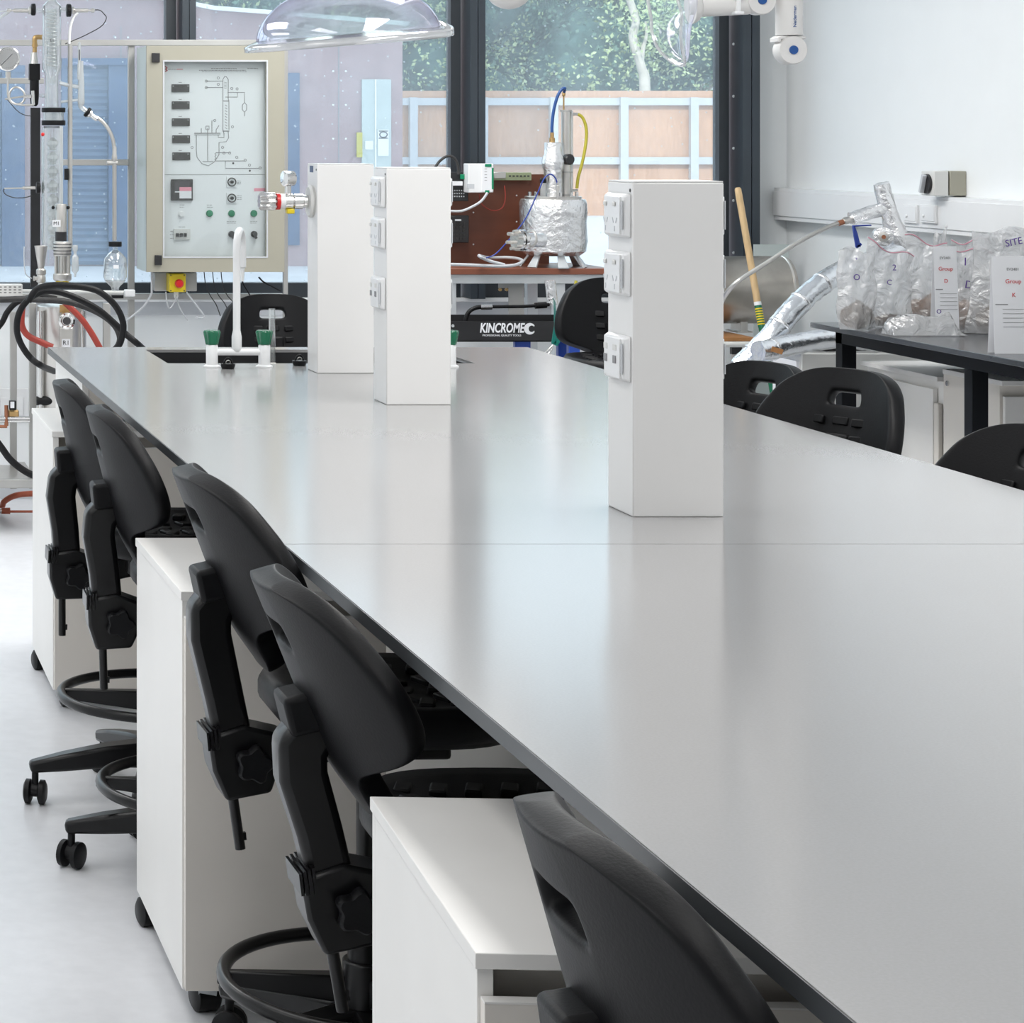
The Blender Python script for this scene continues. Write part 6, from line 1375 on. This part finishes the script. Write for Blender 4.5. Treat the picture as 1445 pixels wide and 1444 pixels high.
# flat bag lying in front
rnd = random.Random(11); A, B_ = P(1232, 428, 434), P(1353, 472, 434)
t = thing('sample_bag', 'nearly empty clear bag lying flat in front of the other bags', 'bag', ((A.x + B_.x) / 2, F / 434, .9), 'clear sample bags on the side table')
b = MB(); v = []; nx, ny = 22, 8
for j in range(ny + 1):
    for i in range(nx + 1):
        f, g = i / nx, j / ny; x = max(A.x + (B_.x - A.x) * f, TX0 + .015); edge = min(1, min(f, 1 - f) * 6) * min(1, min(g, 1 - g) * 5)
        z = .904 + edge * (.035 + .03 * math.exp(-((f - .5) / .16) ** 2) + .03 * math.exp(-((f - .85) / .1) ** 2) + .012 * math.sin(f * 17 + g * 5) + .01 * math.sin(g * 9 + f * 8))
        v.append(b.bm.verts.new((x, F / 437.5 + .085 * g, max(.903, z))))
for j in range(ny):
    for i in range(nx):
        k = j * (nx + 1) + i; b.bm.faces.new((v[k], v[k + 1], v[k + nx + 2], v[k + nx + 1]))
b.build('film', 'bag_plastic', t, smooth='all'); 
text('marker_writing', 'O', 'purple_ink', P(1325, 440, 440), .014, t)
def card(px0, px1, pytop, pybase, s, label, letter, full):
    A, B_ = P(px0, pytop, s), P(px1, pybase, s); y = F / s; w = B_.x - A.x; z1 = A.z
    t = thing('group_card', label, 'card', ((A.x + B_.x) / 2, y, .9), 'folded paper cards on the side table')
    b = MB(); b.prism([(y, .9005), (y + .001, .9005), (y + .021, z1 - .001), (y + .041, .9005), (y + .042, .9005), (y + .021, z1)], 'x', A.x, B_.x); b.build('sheet', 'paper', t)
    ang = math.atan2(.021, z1 - .9)
    def put(sx, f, g, m, hh, nm):
        z = z1 - (z1 - .9) * g; yy = y + .021 * (1 - g) - .0012
        text(nm, sx, m, (A.x + w * f, yy, z), hh, t, rot=(PI / 2 - ang, 0, 0), depth=.0003)
    put('EV2401', .5, .135, 'ink_soft', .0085, 'code_text'); put('Group', .5, .26, 'red_ink', .0125, 'group_text'); put(letter, .5, .40, 'red_ink', .0125, 'letter_text')
    b = MB()
    for k in range(6):
        g = .50 + k * .045; z = z1 - (z1 - .9) * g; yy = y + .021 * (1 - g) - .0012
        b.box((A.x + w * (.05 if k == 0 else .22), yy, z), (A.x + w * (.35 if k == 0 else .95), yy + .0005, z + (.003 if k == 0 else .0012)))
    b.build('ruled_lines', 'ink_soft', t)['kind'] = 'stuff'
card(1321, 1354, 348, 471, 430.5, 'folded white paper card reading Group D between the sample bags', 'D', True)
card(1404, 1463, 362, 500, 475, 'folded white paper card reading Group K at the right edge', 'K', True)

# ------------------------------------------------------------------ extraction hoods overhead
SH = 500.0
hd = thing('fume_extractor', 'large clear dome extraction hood hanging over the middle of the bench', 'extraction hood', (P(490, 0, SH).x, F / SH, 1.8))
cx_, cz_ = P(491, 0, SH).x, P(0, 55, SH).z; yh = F / SH; R_ = 128 / SH; H_ = 80 / SH
tl = Matrix.Translation((cx_, yh, cz_)) @ Matrix.Rotation(math.radians(-4.6), 4, 'Y') @ Matrix.Rotation(math.radians(1.5), 4, 'X')
b = MB(); n = 56
prof_ = [(R_, 0.0)] + [(R_ * math.cos(a), H_ * math.sin(a)) for a in [k * PI / 2 / 12 for k in range(1, 11)]] + [(.055, H_ * 1.02)]
v = b.lathe(prof_, (0, 0, 0), n=n, caps=False); b._xf(v, tl); o = b.build('dome', 'hood_clear', hd, smooth='all'); so_l = o.modifiers.new('Solidify', 'SOLIDIFY'); so_l.thickness = .004
b = MB(); R1, R2 = R_ * .985, R_ * 1.13; rr = []
for r, z in ((R1, .014), (R1 * 1.02, -.006), (R2 * .97, -.018), (R2, -.016), (R2, -.002), (R2 * .96, .004)):
    rr.append([b.bm.verts.new((r * math.cos(2 * PI * k / n), r * math.sin(2 * PI * k / n), z + (.022 * math.exp(-(((2 * PI * k / n + PI) % (2 * PI) - PI - .1) / .35) ** 2)))) for k in range(n)])
for a_, c_ in zip(rr, rr[1:]):
    for k in range(n): b.bm.faces.new((a_[k], a_[(k + 1) % n], c_[(k + 1) % n], c_[k]))
for k in range(n): b.bm.faces.new((rr[-1][k], rr[-1][(k + 1) % n], rr[0][(k + 1) % n], rr[0][k]))
b._xf(b.bm.verts[:], tl); b.build('rim', 'hood_rim', hd, smooth='all')
b = MB(); v = b.lathe([(.062, H_ * .80), (.062, H_ + .03), (.05, H_ + .05), (.05, H_ + .12), (.0, H_ + .12)], (0, 0, 0), n=36); b._xf(v, tl); b.build('collar', 'collar_purple', hd, smooth=True)
b = MB(); v = b.lathe([(.1, H_ * .99), (.1, H_ * 1.02), (.06, H_ * 1.03)], (0, 0, 0), n=36); b._xf(v, tl); b.build('flange', 'arm_grey', hd, smooth=True)
tp = tl @ Vector((0, 0, H_ + .1))
b = MB(); b.tube([tp, tp + Vector((.0, 0, .25)), tp + Vector((.05, .05, .5)), (cx_ + .2, yh + .2, ZC)], .038, 18, smooth=5); b.build('duct', 'arm_grey', hd, smooth=True)
# middle arm knuckle
c = P(718, -17, 452)
ma = thing('fume_extractor', 'rounded pale arm joint just entering the top of the view by the middle mullion', 'extraction arm', c)
b = MB(); b.sphere(c, 33 / 452, (1, .8, .92), 3); b.build('joint', 'arm_grey', ma, smooth='all')
b = MB(); b.tube([c, c + Vector((0, 0, .3)), c + Vector((.05, -.35, .6)), (c.x + .1, c.y - .78, ZC)], .038, 18, smooth=5); b.build('duct', 'arm_grey', ma, smooth=True)
b = MB(); b.lathe([(.02, 0), (.02, .005), (0, .005)], c + Vector((0, -.058, .02)), (0, -1, 0), 20); b.build('joint_cap', 'blue_dot', ma, smooth=True)
# right arm: vertical tube, two joints, level tube, clear hood
SA = 478.0; YA = F / SA
def A_(px, py, s=SA): return P(px, py, s)
ra = thing('fume_extractor', 'white jointed extraction arm with blue joint caps and a clear hood near the right wall', 'extraction arm', A_(1113, 90))
b = MB(); c = A_(1113, 70); b.tube([A_(1113.5, 50), Vector((A_(1113.5, 0).x, YA, ZC))], 18.2 / SA, 28); tb_ = b.build('vertical_tube', 'arm_grey', ra, smooth=True)
text('maker_lettering', 'Nederman', 'blue_dot', (A_(1114, 0).x, YA - 18.4 / SA, A_(0, 24).z), 4.3 / SA, tb_, rot=(PI / 2, -PI / 2, 0), squeeze=1.15)
def joint(px, py, rpx, y):
    c = A_(px, py); c.y = y - .008; d = .026
    b = MB(); b.lathe([(0, -d), (rpx / SA * .94, -d), (rpx / SA, -d * .75), (rpx / SA, d * .8), (rpx / SA * .95, d), (0, d)], c, (0, 1, 0), 40); o = b.build('joint', 'arm_grey', ra, smooth=True)
    b = MB(); b.lathe([(6.3 / SA, 0), (6.0 / SA, .004), (0, .004)], c + Vector((0, -d, 0)), (0, -1, 0), 24); b.build('joint_cap', 'blue_dot', o, smooth=True)
    return c
c1 = joint(1113, 71, 20.3, YA)
b = MB(); e1, e2 = A_(1094, 51), A_(1132, 56); b.box((e1.x, YA - .03, e2.z), (e2.x, YA + .03, e1.z)); b.build('joint_collar', 'arm_grey', ra, bevel=.006)
b = MB(); e1, e2 = A_(1092, 53), A_(1097, 60); b.box((e1.x, YA - .03, e2.z), (e2.x, YA + .03, e1.z)); b.build('joint_lug', 'arm_grey', ra, bevel=.003)
c2 = joint(1069, 1, 20.5, YA)
b = MB(); b.tube([A_(1069, 1) + Vector((0, .02, 0)), A_(1069, -60) + Vector((0, .02, 0)), A_(1080, -140) + Vector((0, .02, 0)), A_(1108, -170)], 17 / SA, 20, smooth=5); b.build('upper_tube', 'arm_grey', ra, smooth=True)
ha, hb = A_(1055, 5), A_(981, 9.5)
b = MB(); b.tube([ha, hb], 16 / SA, 28, radii=[15.5 / SA, 15 / SA]); b.build('level_tube', 'arm_grey', ra, smooth=True)
b = MB(); m_ = A_(1035, 6); 
b.box((m_.x - .012, YA - .045, A_(0, 21).z), (m_.x + .014, YA + .045, A_(0, 17).z)); b.box((m_.x - .006, YA - .042, A_(0, 18).z), (m_.x + .006, YA - .02, A_(0, -2).z)); b.box((m_.x - .012, YA - .045, A_(0, 0).z), (m_.x + .012, YA - .02, A_(0, -6).z)); b.build('tube_clamp', 'plastic_white', ra, bevel=.002)
b = MB(); axd = (hb - ha).normalized(); b.lathe([(16 / SA, -.012), (21 / SA, -.004), (24 / SA, .008), (24 / SA, .014), (0, .014)], hb, axd, 36); b.build('hood_flange', 'arm_grey', ra, smooth=True)
# clear hood: oblique scoop
b = MB(); n = 40; rings = []
hc0, hc1 = A_(976, 12), A_(936, 32)
for f in [k / 8 for k in range(9)]:
    row = []
    for k in range(n):
        a = 2 * PI * k / n
        p0 = hc0 + Vector((.012 * math.sin(a), math.cos(a) * 22 / SA, math.sin(a) * 22 / SA))
        p1 = A_(940, 22) + Vector((.036 * math.sin(a) * -1.0, math.cos(a) * .12, math.sin(a) * .148))
        if math.sin(a) < 0: p1.x += .052 * (-math.sin(a)) ** 3 - .04 * (-math.sin(a))
        g = f ** .8; bulge = math.sin(f * PI) * .025
        p = p0.lerp(p1, g); cen = hc0.lerp(A_(940, 22), g); p += (p - cen).normalized() * bulge * (.4 + .6 * abs(math.sin(a)))
        row.append(b.bm.verts.new(p))
    rings.append(row)
for a_, c_ in zip(rings, rings[1:]):
    for k in range(n): b.bm.faces.new((a_[k], a_[(k + 1) % n], c_[(k + 1) % n], c_[k]))
rim = [v.co.copy() for v in rings[-1]]
b.build('clear_hood', 'hood_clear', ra, smooth='all')
b = MB(); b.tube(rim, .005, 8, closed=True); b.build('hood_rim', 'hood_rim', ra, smooth=True)
